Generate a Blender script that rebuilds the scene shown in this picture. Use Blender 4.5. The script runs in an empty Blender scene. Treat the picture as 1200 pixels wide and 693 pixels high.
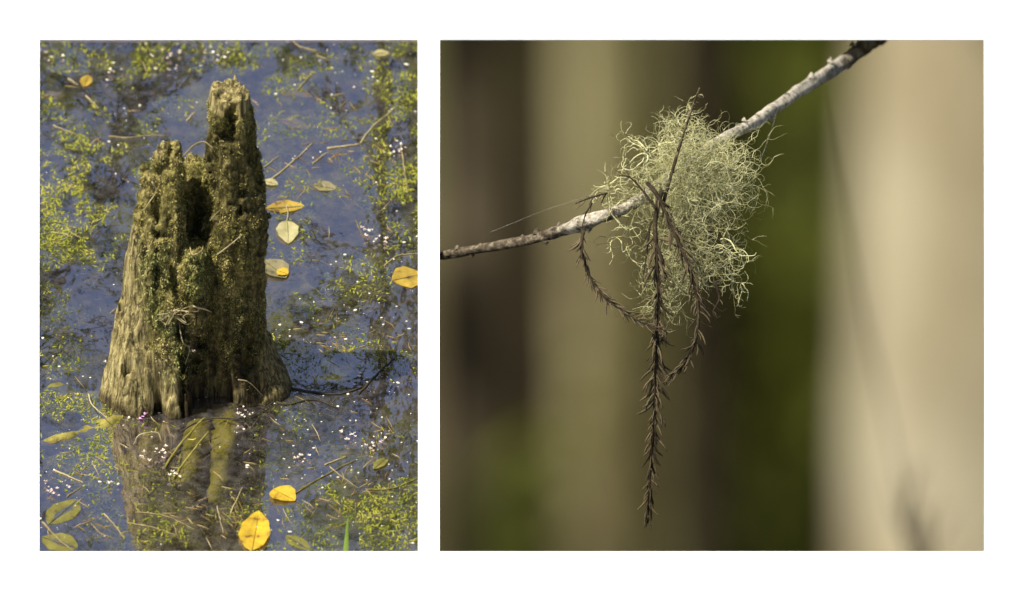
import bpy, math, random
import numpy as np
from mathutils import Vector, Matrix

# ------------------------------------------------------------------ scene, camera, light
S = bpy.context.scene
COL = S.collection
random.seed(7)
RNG = np.random.default_rng(7)
TH = math.radians(35.0)                      # the lens looks 35 degrees down
ST, CT = math.sin(TH), math.cos(TH)
XA, UA, FA = Vector((1, 0, 0)), Vector((0, ST, CT)), Vector((0, CT, -ST))

cam = bpy.data.objects.new('camera', bpy.data.cameras.new('camera'))
COL.objects.link(cam)
cam.location = -FA * 10
cam.rotation_euler = (math.radians(90) - TH, 0, 0)
cam.data.type = 'ORTHO'
cam.data.ortho_scale = 2.4
cam.data.clip_start = 0.1
cam.data.clip_end = 2000
cam.data.dof.use_dof = True
cam.data.dof.focus_distance = 9.74
cam.data.dof.aperture_fstop = 17.0
S.camera = cam

SUN_EL, SUN_AZ = math.radians(64.5), math.radians(264)     # azimuth clockwise from +y
world = bpy.data.worlds.new('World'); S.world = world; world.use_nodes = True
wn = world.node_tree.nodes; wl = world.node_tree.links
bg = wn['Background']
sky = wn.new('ShaderNodeTexSky'); sky.sky_type = 'NISHITA'; sky.sun_disc = False
sky.air_density = 1.0; sky.dust_density = 3.0; sky.ozone_density = 3.0; sky.sun_elevation = SUN_EL; sky.sun_rotation = SUN_AZ
wl.new(sky.outputs[0], bg.inputs[0]); bg.inputs[1].default_value = 0.065
sund = bpy.data.lights.new('sun', 'SUN'); sund.energy = 5.0; sund.angle = math.radians(0.5); sund.color = (1, 0.93, 0.8)
sun = bpy.data.objects.new('sun', sund); COL.objects.link(sun)
sdir = Vector((math.sin(SUN_AZ) * math.cos(SUN_EL), math.cos(SUN_AZ) * math.cos(SUN_EL), math.sin(SUN_EL)))
sun.rotation_euler = sdir.to_track_quat('Z', 'Y').to_euler(); sun.location = sdir * 30
S.view_settings.view_transform = 'Standard'; S.view_settings.look = 'None'
S.view_settings.exposure = 0.72; S.view_settings.gamma = 1
S.render.engine = 'CYCLES'
S.cycles.use_denoising = True
S.cycles.max_bounces = 8; S.cycles.diffuse_bounces = 3; S.cycles.transparent_max_bounces = 12

# ------------------------------------------------------------------ helpers
U = 0.002                                   # metres per reference unit
def P(px, py, d=0.0):                       # point facing the lens at depth d
    return XA * ((px - 600) * U) + UA * ((346.5 - py) * U) + FA * d
def G(px, py, z=0.0):                       # point on a level plane at height z
    return Vector(((px - 600) * U, ((346.5 - py) * U - z * CT) / ST, z))
WZ = -0.004                                 # water level

def _h(ix, iy, iz, seed):
    h = (ix * 374761393 + iy * 668265263 + iz * 2147483647 + seed * 1274126177) & 0xFFFFFFFF
    h = ((h ^ (h >> 13)) * 1274126177) & 0xFFFFFFFF
    h = h ^ (h >> 16)
    return (h & 0xFFFF) / 65535.0
def noise(x, y, z, seed=0):                 # value noise, -1..1
    x = np.asarray(x, float); y = np.asarray(y, float); z = np.asarray(z, float)
    x, y, z = np.broadcast_arrays(x, y, z)
    ix, iy, iz = np.floor(x).astype(np.int64), np.floor(y).astype(np.int64), np.floor(z).astype(np.int64)
    fx, fy, fz = x - ix, y - iy, z - iz
    fx, fy, fz = fx*fx*(3-2*fx), fy*fy*(3-2*fy), fz*fz*(3-2*fz)
    r = 0
    for a in (0, 1):
        for b in (0, 1):
            for c in (0, 1):
                w = (fx if a else 1-fx) * (fy if b else 1-fy) * (fz if c else 1-fz)
                r = r + w * _h(ix+a, iy+b, iz+c, seed)
    return r * 2 - 1
def sm(a, b, x):
    t = np.clip((np.asarray(x, float) - a) / (b - a), 0, 1); return t*t*(3-2*t)

class MB:
    def __init__(s): s.v = []; s.f = []; s.t = []
    def add(s, vs, fs, tone=0.5):
        b = len(s.v); s.v.extend([tuple(q) for q in vs])
        s.f.extend([tuple(i + b for i in f) for f in fs])
        if hasattr(tone, '__len__'): s.t.extend(tone)
        else: s.t.extend([tone] * len(vs))
    def tube(s, pts, rad, sides=6, tone=0.5, cap=True):
        pts = [Vector(p) for p in pts]; n = len(pts)
        if not hasattr(rad, '__len__'): rad = [rad] * n
        vs = []; ref = None
        for i in range(n):
            t = (pts[min(i+1, n-1)] - pts[max(i-1, 0)])
            t = t.normalized() if t.length > 1e-9 else Vector((0, 0, 1))
            if ref is None: ref = t.orthogonal().normalized()
            ref = (ref - t * ref.dot(t)); ref = ref.normalized() if ref.length > 1e-6 else t.orthogonal().normalized()
            bi = t.cross(ref)
            for k in range(sides):
                a = 2 * math.pi * k / sides
                vs.append(pts[i] + (ref * math.cos(a) + bi * math.sin(a)) * rad[i])
        fs = []
        for i in range(n-1):
            for k in range(sides):
                k2 = (k+1) % sides
                fs.append((i*sides+k, i*sides+k2, (i+1)*sides+k2, (i+1)*sides+k))
        if cap:
            fs.append(tuple(range(sides))[::-1]); fs.append(tuple((n-1)*sides + k for k in range(sides)))
        tt = tone
        if hasattr(tone, '__len__'): tt = [tone[i] for i in range(n) for k in range(sides)]
        s.add(vs, fs, tt)
    def mesh(s, name, mat, smooth=True):
        me = bpy.data.meshes.new(name)
        me.from_pydata(s.v, [], s.f)
        at = me.attributes.new('tone', 'FLOAT', 'POINT'); at.data.foreach_set('value', np.array(s.t, 'f'))
        if mat: me.materials.append(mat)
        if smooth: me.polygons.foreach_set('use_smooth', np.ones(len(me.polygons), bool))
        me.update(); return me
    def build(s, name, mat, parent=None, smooth=True):
        return link(name, s.mesh(name, mat, smooth), parent)

def link(name, me, parent=None):
    o = bpy.data.objects.new(name, me); COL.objects.link(o)
    if parent is not None:
        o.parent = parent
        o.matrix_parent_inverse = Matrix.Translation(-parent.location)
    return o
def tag(o, label=None, cat=None, group=None, kind=None):
    if label: o['label'] = label
    if cat: o['category'] = cat
    if group: o['group'] = group
    if kind: o['kind'] = kind
    return o
def thing(name, label, cat, loc, group=None):
    o = bpy.data.objects.new(name, None); COL.objects.link(o); o.location = loc
    o.empty_display_size = 0.05
    return tag(o, label, cat, group)
def spline(pts, n):                          # Catmull-Rom through points
    pts = [Vector(p) for p in pts]
    q = [pts[0]*2 - pts[1]] + pts + [pts[-1]*2 - pts[-2]]
    out = []
    m = len(pts) - 1
    for i in range(n):
        u = i / (n-1) * m; k = min(int(u), m-1); t = u - k
        a, b, c, d = q[k], q[k+1], q[k+2], q[k+3]
        out.append(0.5 * ((2*b) + (c-a)*t + (2*a-5*b+4*c-d)*t*t + (3*b-a-3*c+d)*t**3))
    return out

# ------------------------------------------------------------------ materials
def mat(name, stops, rough=0.85, scale=20, detail=6, stretch=(1, 1, 1), bump=0.3, bscale=None, tone=0.0, spec=0.25, dist=0.01, trans=0.0):
    """Principled material: a colour ramp driven by noise, shifted by each vertex's own tone."""
    m = bpy.data.materials.new(name); m.use_nodes = True
    N, L = m.node_tree.nodes, m.node_tree.links
    b = N['Principled BSDF']
    tc = N.new('ShaderNodeTexCoord'); mp = N.new('ShaderNodeMapping'); mp.inputs['Scale'].default_value = stretch
    L.new(tc.outputs['Object'], mp.inputs['Vector'])
    no = N.new('ShaderNodeTexNoise'); no.inputs['Scale'].default_value = scale; no.inputs['Detail'].default_value = detail
    no.inputs['Roughness'].default_value = 0.62
    L.new(mp.outputs[0], no.inputs['Vector'])
    fac = no.outputs['Fac']
    if tone:
        at = N.new('ShaderNodeAttribute'); at.attribute_name = 'tone'
        ma = N.new('ShaderNodeMath'); ma.operation = 'MULTIPLY_ADD'; ma.inputs[1].default_value = tone; ma.inputs[2].default_value = -tone * 0.5
        L.new(at.outputs['Fac'], ma.inputs[0])
        ad = N.new('ShaderNodeMath'); ad.operation = 'ADD'; L.new(ma.outputs[0], ad.inputs[0]); L.new(fac, ad.inputs[1]); fac = ad.outputs[0]
    cr = N.new('ShaderNodeValToRGB'); L.new(fac, cr.inputs[0])
    el = cr.color_ramp.elements
    while len(el) < len(stops): el.new(0.5)
    for e, (p, c) in zip(el, stops): e.position = p; e.color = (*c, 1)
    L.new(cr.outputs[0], b.inputs['Base Color'])
    b.inputs['Roughness'].default_value = rough
    b.inputs['Specular IOR Level'].default_value = spec
    if bump:
        n2 = N.new('ShaderNodeTexNoise'); n2.inputs['Scale'].default_value = bscale or scale * 3; n2.inputs['Detail'].default_value = 8
        n2.inputs['Roughness'].default_value = 0.7
        L.new(mp.outputs[0], n2.inputs['Vector'])
        bp = N.new('ShaderNodeBump'); bp.inputs['Strength'].default_value = bump; bp.inputs['Distance'].default_value = dist
        L.new(n2.outputs['Fac'], bp.inputs['Height']); L.new(bp.outputs[0], b.inputs['Normal'])
    if trans:
        tr = N.new('ShaderNodeBsdfTranslucent'); L.new(cr.outputs[0], tr.inputs['Color'])
        mx = N.new('ShaderNodeMixShader'); mx.inputs[0].default_value = trans
        L.new(b.outputs[0], mx.inputs[1]); L.new(tr.outputs[0], mx.inputs[2])
        L.new(mx.outputs[0], N['Material Output'].inputs['Surface'])
    return m

M_border = mat('white_border', [(0.3, (0.88, 0.88, 0.88)), (0.7, (0.9, 0.9, 0.9))], 0.7, 8, bump=0.0)
M_bed = mat('pond_mud', [(0.25, (0.015, 0.015, 0.008)), (0.5, (0.06, 0.052, 0.02)), (0.62, (0.14, 0.13, 0.025)), (0.8, (0.28, 0.27, 0.04))], 0.95, 9, 8, bump=0.5, bscale=60)
M_ground = mat('forest_floor', [(0.3, (0.03, 0.022, 0.012)), (0.5, (0.07, 0.055, 0.022)), (0.7, (0.05, 0.075, 0.012))], 0.95, 0.6, 8, bump=0.4, dist=0.1)
M_moss = mat('moss', [(0.12, (0.028, 0.03, 0.006)), (0.36, (0.15, 0.14, 0.026)), (0.55, (0.45, 0.39, 0.11)), (0.82, (0.7, 0.61, 0.28))], 0.95, 45, 5, bump=0.0, tone=0.55)
M_weed = mat('pond_weed', [(0.12, (0.03, 0.04, 0.006)), (0.4, (0.13, 0.15, 0.014)), (0.66, (0.3, 0.31, 0.03)), (0.95, (0.5, 0.44, 0.08))], 0.8, 14, 4, bump=0.0, tone=0.5, trans=0.25)
M_leafy = mat('tree_leaf', [(0.2, (0.035, 0.055, 0.008)), (0.5, (0.07, 0.1, 0.015)), (0.8, (0.13, 0.15, 0.02))], 0.55, 6, 4, bump=0.0, tone=0.5, trans=0.4)
M_shrub = mat('shrub_leaf', [(0.2, (0.034, 0.044, 0.004)), (0.5, (0.07, 0.082, 0.004)), (0.8, (0.105, 0.118, 0.006))], 0.7, 2, 4, bump=0.0, tone=0.5, trans=0.3)
M_lichen = mat('beard_lichen', [(0.2, (0.22, 0.2, 0.075)), (0.45, (0.55, 0.54, 0.26)), (0.8, (0.76, 0.74, 0.45))], 0.9, 30, 4, bump=0.0, tone=0.5, trans=0.15)
M_sprig = mat('dead_needle', [(0.25, (0.016, 0.01, 0.0045)), (0.54, (0.038, 0.028, 0.013)), (0.8, (0.26, 0.2, 0.11))], 0.8, 60, 4, bump=0.3, tone=0.4)
M_straw = mat('dry_straw', [(0.2, (0.13, 0.1, 0.045)), (0.5, (0.27, 0.225, 0.11)), (0.8, (0.45, 0.39, 0.23))], 0.8, 40, 4, bump=0.0, tone=0.5)
M_darktwig = mat('dark_twig', [(0.2, (0.02, 0.017, 0.01)), (0.5, (0.05, 0.042, 0.025)), (0.8, (0.1, 0.085, 0.05))], 0.85, 40, 4, bump=0.2, tone=0.4)
M_fluff = mat('seed_fluff', [(0.2, (0.42, 0.4, 0.32)), (0.8, (0.7, 0.67, 0.58))], 0.9, 20, 2, bump=0.0)
M_petal = mat('faded_blossom', [(0.2, (0.42, 0.3, 0.25)), (0.5, (0.62, 0.52, 0.42)), (0.8, (0.78, 0.72, 0.62))], 0.8, 60, 3, bump=0.0, tone=0.5)
M_pink = mat('violet_blossom', [(0.3, (0.5, 0.2, 0.5)), (0.7, (0.72, 0.5, 0.75))], 0.7, 60, 3, bump=0.0)
M_grass = mat('grass_blade', [(0.3, (0.16, 0.26, 0.03)), (0.7, (0.3, 0.42, 0.06))], 0.6, 30, 3, bump=0.0, trans=0.3)
M_thread = mat('spider_silk', [(0.3, (0.5, 0.5, 0.45)), (0.7, (0.7, 0.7, 0.65))], 0.5, 30, 3, bump=0.0)

def leaf_mat(name, c0, c1, spots):
    return mat(name, [(0.36, spots), (0.43, c0), (0.62, c1), (0.9, tuple(min(1, x*1.25) for x in c1))], 0.5, 28, 6, bump=0.25, bscale=90, dist=0.002, spec=0.4, trans=0.15)
ML_yel = leaf_mat('yellow_leaf', (0.4, 0.26, 0.02), (0.55, 0.38, 0.025), (0.16, 0.08, 0.012))
ML_ora = leaf_mat('ochre_leaf', (0.24, 0.16, 0.02), (0.4, 0.28, 0.04), (0.1, 0.06, 0.015))
ML_pale = leaf_mat('pale_leaf', (0.3, 0.27, 0.12), (0.4, 0.36, 0.18), (0.2, 0.16, 0.07))
ML_olive = leaf_mat('olive_leaf', (0.12, 0.11, 0.022), (0.18, 0.165, 0.035), (0.05, 0.05, 0.02))
ML_grey = leaf_mat('grey_leaf', (0.16, 0.14, 0.07), (0.24, 0.21, 0.1), (0.1, 0.08, 0.04))

def bark(name, a, b, c, scale=3.0):
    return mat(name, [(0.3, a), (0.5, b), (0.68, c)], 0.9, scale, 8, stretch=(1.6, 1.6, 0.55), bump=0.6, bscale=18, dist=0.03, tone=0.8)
MB_cream = bark('cream_bark', (0.38, 0.31, 0.19), (0.48, 0.415, 0.265), (0.62, 0.56, 0.395), 3.4)
MB_brown = bark('brown_bark', (0.02, 0.015, 0.008), (0.14, 0.11, 0.07), (0.36, 0.3, 0.2), 2.6)
MB_dark = bark('dark_bark', (0.02, 0.015, 0.008), (0.05, 0.038, 0.02), (0.085, 0.068, 0.04))
MB_olive = bark('olive_bark', (0.24, 0.195, 0.105), (0.45, 0.395, 0.21), (0.58, 0.53, 0.28), 2.2)

# stump wood: bare weathered wood and moss film, mixed by a painted growth mask
def stump_mat():
    m = bpy.data.materials.new('weathered_wood'); m.use_nodes = True
    N, L = m.node_tree.nodes, m.node_tree.links; b = N['Principled BSDF']
    tc = N.new('ShaderNodeTexCoord'); mp = N.new('ShaderNodeMapping'); mp.inputs['Scale'].default_value = (1, 1, 0.1)
    L.new(tc.outputs['Object'], mp.inputs[0])
    n1 = N.new('ShaderNodeTexNoise'); n1.inputs['Scale'].default_value = 135; n1.inputs['Detail'].default_value = 8; n1.inputs['Roughness'].default_value = .65
    L.new(mp.outputs[0], n1.inputs['Vector'])
    r1 = N.new('ShaderNodeValToRGB'); L.new(n1.outputs['Fac'], r1.inputs[0])
    e = r1.color_ramp.elements; e.new(0.5)
    for q, (p, c) in zip(e, [(0.34, (0.045, 0.034, 0.012)), (0.49, (0.25, 0.205, 0.08)), (0.7, (0.55, 0.47, 0.22))]): q.position = p; q.color = (*c, 1)
    n2 = N.new('ShaderNodeTexNoise'); n2.inputs['Scale'].default_value = 55; n2.inputs['Detail'].default_value = 8; n2.inputs['Roughness'].default_value = .7
    L.new(tc.outputs['Object'], n2.inputs['Vector'])
    r2 = N.new('ShaderNodeValToRGB'); L.new(n2.outputs['Fac'], r2.inputs[0])
    e = r2.color_ramp.elements; e.new(0.5)
    for q, (p, c) in zip(e, [(0.3, (0.025, 0.023, 0.006)), (0.48, (0.14, 0.12, 0.033)), (0.7, (0.46, 0.39, 0.15))]): q.position = p; q.color = (*c, 1)
    at = N.new('ShaderNodeAttribute'); at.attribute_name = 'tone'
    ad = N.new('ShaderNodeMath'); ad.operation = 'MULTIPLY_ADD'; ad.inputs[1].default_value = 0.8; L.new(n2.outputs['Fac'], ad.inputs[0]); 
    sb = N.new('ShaderNodeMath'); sb.operation = 'SUBTRACT'; sb.inputs[1].default_value = 0.4; L.new(at.outputs['Fac'], sb.inputs[0]); L.new(sb.outputs[0], ad.inputs[2])
    rr = N.new('ShaderNodeMapRange'); rr.inputs[1].default_value = 0.3; rr.inputs[2].default_value = 0.6; L.new(ad.outputs[0], rr.inputs[0])
    mx = N.new('ShaderNodeMix'); mx.data_type = 'RGBA'; L.new(rr.outputs[0], mx.inputs[0]); L.new(r1.outputs[0], mx.inputs[6]); L.new(r2.outputs[0], mx.inputs[7])
    ro = N.new('ShaderNodeAttribute'); ro.attribute_name = 'wet_shade'  # wet waterline band together with the painted shade
    n4 = N.new('ShaderNodeTexNoise'); n4.inputs['Scale'].default_value = 48; n4.inputs['Detail'].default_value = 4; L.new(mp.outputs[0], n4.inputs['Vector'])
    ab = N.new('ShaderNodeMath'); ab.operation = 'SUBTRACT'; ab.inputs[1].default_value = .5; L.new(n4.outputs['Fac'], ab.inputs[0])
    ac = N.new('ShaderNodeMath'); ac.operation = 'ABSOLUTE'; L.new(ab.outputs[0], ac.inputs[0])
    ck = N.new('ShaderNodeMapRange'); ck.inputs[1].default_value = 0.0; ck.inputs[2].default_value = 0.045; ck.inputs[3].default_value = .9; ck.inputs[4].default_value = 0; L.new(ac.outputs[0], ck.inputs[0])
    m4 = N.new('ShaderNodeMix'); m4.data_type = 'RGBA'; L.new(ck.outputs[0], m4.inputs[0]); L.new(mx.outputs[2], m4.inputs[6]); m4.inputs[7].default_value = (0.035, 0.026, 0.012, 1); mx = m4
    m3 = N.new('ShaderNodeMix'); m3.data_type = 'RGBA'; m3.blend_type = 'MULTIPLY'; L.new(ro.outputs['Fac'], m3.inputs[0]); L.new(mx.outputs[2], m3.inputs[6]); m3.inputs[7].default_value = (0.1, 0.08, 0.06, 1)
    L.new(m3.outputs[2], b.inputs['Base Color']); b.inputs['Roughness'].default_value = 0.9; b.inputs['Specular IOR Level'].default_value = 0.2
    b1 = N.new('ShaderNodeBump'); b1.inputs['Strength'].default_value = 0.55; b1.inputs['Distance'].default_value = 0.008; L.new(n1.outputs['Fac'], b1.inputs['Height'])
    b2 = N.new('ShaderNodeBump'); b2.inputs['Strength'].default_value = 0.6; b2.inputs['Distance'].default_value = 0.012; L.new(n2.outputs['Fac'], b2.inputs['Height']); L.new(b1.outputs[0], b2.inputs['Normal'])
    L.new(b2.outputs[0], b.inputs['Normal'])
    return m
M_stump = stump_mat()

def water_mat():
    m = bpy.data.materials.new('pond_water'); m.use_nodes = True
    N, L = m.node_tree.nodes, m.node_tree.links; N.remove(N['Principled BSDF'])
    tc = N.new('ShaderNodeTexCoord')
    mp = N.new('ShaderNodeMapping'); mp.inputs['Scale'].default_value = (1, 0.6, 1); L.new(tc.outputs['Object'], mp.inputs[0])
    n = N.new('ShaderNodeTexNoise'); n.inputs['Scale'].default_value = 14; n.inputs['Detail'].default_value = 3; L.new(mp.outputs[0], n.inputs['Vector'])
    bp = N.new('ShaderNodeBump'); bp.inputs['Strength'].default_value = 0.045; bp.inputs['Distance'].default_value = 0.02; L.new(n.outputs['Fac'], bp.inputs['Height'])
    tr = N.new('ShaderNodeBsdfTransparent'); tr.inputs[0].default_value = (0.86, 0.88, 0.74, 1)
    df = N.new('ShaderNodeBsdfDiffuse'); df.inputs[0].default_value = (0.17, 0.155, 0.15, 1)
    gl = N.new('ShaderNodeBsdfGlossy'); gl.inputs['Roughness'].default_value = 0.015; gl.inputs[0].default_value = (1, 0.91, 1, 1); L.new(bp.outputs[0], gl.inputs['Normal'])
    m1 = N.new('ShaderNodeMixShader'); L.new(tr.outputs[0], m1.inputs[1]); L.new(df.outputs[0], m1.inputs[2])
    nf = N.new('ShaderNodeTexNoise'); nf.inputs['Scale'].default_value = 26; nf.inputs['Detail'].default_value = 12; nf.inputs['Roughness'].default_value = .78; L.new(tc.outputs['Object'], nf.inputs['Vector'])
    mr = N.new('ShaderNodeMapRange'); mr.inputs[1].default_value = .42; mr.inputs[2].default_value = .72; mr.inputs[3].default_value = .06; mr.inputs[4].default_value = .52; L.new(nf.outputs['Fac'], mr.inputs[0]); L.new(mr.outputs[0], m1.inputs[0])
    mg = N.new('ShaderNodeMapRange'); mg.inputs[1].default_value = .42; mg.inputs[2].default_value = .72; mg.inputs[3].default_value = .5; mg.inputs[4].default_value = .26; L.new(nf.outputs['Fac'], mg.inputs[0])
    m2 = N.new('ShaderNodeMixShader'); L.new(mg.outputs[0], m2.inputs[0]); m2.inputs[0].default_value = 0.46; L.new(m1.outputs[0], m2.inputs[1]); L.new(gl.outputs[0], m2.inputs[2])
    L.new(m2.outputs[0], N['Material Output'].inputs['Surface'])
    return m
M_water = water_mat()

def branch_mat():
    m = bpy.data.materials.new('lichened_bark'); m.use_nodes = True
    N, L = m.node_tree.nodes, m.node_tree.links; b = N['Principled BSDF']
    tc = N.new('ShaderNodeTexCoord')
    n1 = N.new('ShaderNodeTexNoise'); n1.inputs['Scale'].default_value = 62; n1.inputs['Detail'].default_value = 8; n1.inputs['Roughness'].default_value = .7
    L.new(tc.outputs['Object'], n1.inputs['Vector'])
    r1 = N.new('ShaderNodeValToRGB'); L.new(n1.outputs['Fac'], r1.inputs[0]); e = r1.color_ramp.elements; e.new(.5)
    for q, (p, c) in zip(e, [(0.33, (0.02, 0.015, 0.009)), (0.5, (0.1, 0.078, 0.05)), (0.7, (0.33, 0.285, 0.2))]): q.position = p; q.color = (*c, 1)
    r2 = N.new('ShaderNodeValToRGB'); L.new(n1.outputs['Fac'], r2.inputs[0]); e = r2.color_ramp.elements; e.new(.5)
    for q, (p, c) in zip(e, [(0.36, (0.06, 0.048, 0.03)), (0.47, (0.38, 0.34, 0.26)), (0.66, (0.66, 0.62, 0.52))]): q.position = p; q.color = (*c, 1)
    at = N.new('ShaderNodeAttribute'); at.attribute_name = 'tone'
    n2 = N.new('ShaderNodeTexNoise'); n2.inputs['Scale'].default_value = 22; n2.inputs['Detail'].default_value = 5; L.new(tc.outputs['Object'], n2.inputs['Vector'])
    ad = N.new('ShaderNodeMath'); L.new(at.outputs['Fac'], ad.inputs[0]); L.new(n2.outputs['Fac'], ad.inputs[1])
    rr = N.new('ShaderNodeMapRange'); rr.inputs[1].default_value = 0.95; rr.inputs[2].default_value = 1.15; L.new(ad.outputs[0], rr.inputs[0])
    mx = N.new('ShaderNodeMix'); mx.data_type = 'RGBA'; L.new(rr.outputs[0], mx.inputs[0]); L.new(r1.outputs[0], mx.inputs[6]); L.new(r2.outputs[0], mx.inputs[7])
    L.new(mx.outputs[2], b.inputs['Base Color']); b.inputs['Roughness'].default_value = 0.85; b.inputs['Specular IOR Level'].default_value = .2
    bp = N.new('ShaderNodeBump'); bp.inputs['Strength'].default_value = 1.0; bp.inputs['Distance'].default_value = 0.01; L.new(n1.outputs['Fac'], bp.inputs['Height']); L.new(bp.outputs[0], b.inputs['Normal'])
    return m
M_branch = branch_mat()

# ------------------------------------------------------------------ setting: plain white border, built as a level sheet with two openings
def floor():
    pl, pr, wl_, wr = [(p - 600) * U for p in (46, 490, 515, 1153.5)]
    yb, yt = G(0, 646.5).y, G(0, 46).y
    xs = [-1.32, pl, pr, wl_, wr, 1.32]; ys = [-1.36, yb, yt, 1.36]
    m = MB(); holes = {(1, 1), (3, 1)}; t = 0.0025
    def quad(*q): m.add(q, [tuple(range(len(q)))])
    for i in range(5):
        for j in range(3):
            if (i, j) in holes: 
                a, b, c, d = xs[i], xs[i+1], ys[j], ys[j+1]
                quad((a, c, 0), (b, c, 0), (b, c, -t), (a, c, -t)); quad((a, d, 0), (a, d, -t), (b, d, -t), (b, d, 0))
                quad((a, c, 0), (a, c, -t), (a, d, -t), (a, d, 0)); quad((b, c, 0), (b, d, 0), (b, d, -t), (b, c, -t))
                continue
            a, b, c, d = xs[i], xs[i+1], ys[j], ys[j+1]
            quad((a, c, 0), (b, c, 0), (b, d, 0), (a, d, 0)); quad((a, c, -t), (a, d, -t), (b, d, -t), (b, c, -t))
    a, b, c, d = xs[0], xs[-1], ys[0], ys[-1]
    quad((a, c, -t), (b, c, -t), (b, c, 0), (a, c, 0)); quad((b, c, -t), (b, d, -t), (b, d, 0), (b, c, 0))
    quad((b, d, -t), (a, d, -t), (a, d, 0), (b, d, 0)); quad((a, d, -t), (a, c, -t), (a, c, 0), (a, d, 0))
    o = m.build('floor', M_border, smooth=False)  # a border sheet, not a floor of the place
    tag(o, 'plain white border laid flat around the pond and the opening', kind='structure')
floor()

def grid_mesh(xs, ys, zf, name, material, tone=None, skirt=None):
    X, Y = np.meshgrid(xs, ys); Z = zf(X, Y)
    nx, ny = len(xs), len(ys)
    v = np.stack([X.ravel(), Y.ravel(), Z.ravel()], 1)
    i = np.arange(nx*ny).reshape(ny, nx)
    f = np.stack([i[:-1, :-1].ravel(), i[:-1, 1:].ravel(), i[1:, 1:].ravel(), i[1:, :-1].ravel()], 1)
    m = MB(); m.v = v.tolist(); m.f = f.tolist(); m.t = [0.5] * len(m.v)
    return m.build(name, material)

def ground_z(X, Y):
    z = np.where(Y < -1.17, -0.012, 0.0)
    slope = np.clip(Y + 1.17, 0, 23.6) * 1.1
    bumpy = noise(X*.5, Y*.5, 0, 3) * .25 + noise(X*1.7, Y*1.7, 0, 4) * .08
    z = z - slope + bumpy * sm(2, 8, Y)
    z = z + 30 * sm(70, 260, Y) + noise(X*.02, Y*.02, 0, 5) * 12 * sm(60, 150, np.hypot(X, Y))* sm(-20, 40, Y)
    return z
gx = np.concatenate([np.linspace(-600, -14, 24), np.linspace(-13, 13, 80), np.linspace(14, 600, 24)])
gy = np.concatenate([np.linspace(-600, -4, 16), np.linspace(-3, 48, 150), np.linspace(50, 700, 40)])
tag(grid_mesh(gx, gy, ground_z, 'ground', M_ground), 'leaf littered slope falling to the wood floor', kind='structure')

PX0, PX1, PY0, PY1 = -1.16, -0.18, -1.12, 1.12
def bed_z(X, Y):
    e = np.minimum(np.minimum(X - PX0, PX1 - X), np.minimum(Y - PY0, PY1 - Y))
    d = sm(0.0, 0.22, e)
    return -0.012 - d * (0.12 + 0.035 * noise(X*4, Y*4, 0, 11) + 0.02 * noise(X*13, Y*13, 0, 12)) 
tag(grid_mesh(np.linspace(PX0, PX1, 140), np.linspace(PY0, PY1, 300), bed_z, 'pond_bed', M_bed), 'dark muddy pond bed with green algae', kind='structure')
tag(grid_mesh(np.linspace(PX0, PX1, 3), np.linspace(PY0, PY1, 3), lambda X, Y: X*0 + WZ, 'water', M_water), 'still murky pond water mirroring blue sky and branches', kind='structure')

# ------------------------------------------------------------------ stump: an implicit solid, meshed by surface nets
C = Vector(((229 - 600) * U, -0.315, 0.0))
def ix(px): return (px - 229) * U
COLS = [  # (z, px, y, r) rows of each rotten shard of the trunk, top height last
    ([(-.26, 158, -.09, .12), (0, 166, -.08, .096), (.09, 167, -.08, .079), (.164, 167, -.07, .068), (.26, 166, -.05, .052), (.335, 169, -.04, .045), (.457, 174, -.03, .035), (.54, 176, -.02, .025), (.62, 178, -.02, .018)], .600),
    ([(-.26, 195, -.12, .07), (0, 195, -.12, .062), (.2, 192, -.09, .055), (.3, 191, -.07, .05), (.45, 194, -.05, .046), (.6, 197, -.03, .038), (.66, 198, -.02, .028), (.7, 197, -.02, .022)], .668),
    ([(-.26, 278, -.05, .09), (0, 276, -.05, .084), (.1, 272, -.04, .076), (.26, 271, -.03, .071), (.457, 275, -.02, .073), (.6, 274, -.01, .064), (.676, 272, 0, .057), (.75, 271, 0, .051), (.86, 272.5, 0, .043)], .802),
    ([(-.26, 235, .03, .13), (0, 235, .03, .11), (.3, 230, .04, .08), (.5, 227, .05, .048), (.64, 225, .055, .036)], .55),
    ([(-.26, 226, -.06, .06), (0, 226, -.05, .05), (.2, 224, -.065, .05), (.35, 224, -.075, .044), (.45, 226, -.07, .03)], .405),
    ([(-.26, 315, -.04, .11), (0, 303, -.05, .076), (.04, 301, -.045, .064), (.1, 297, -.03, .046), (.17, 290, -.02, .03), (.24, 285, -.02, .02)], .22),
    ([(-.26, 208, -.15, .05), (0, 207, -.15, .032), (.1, 205, -.135, .026), (.2, 203, -.12, .022), (.3, 200, -.1, .015)], .27),
]
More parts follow.
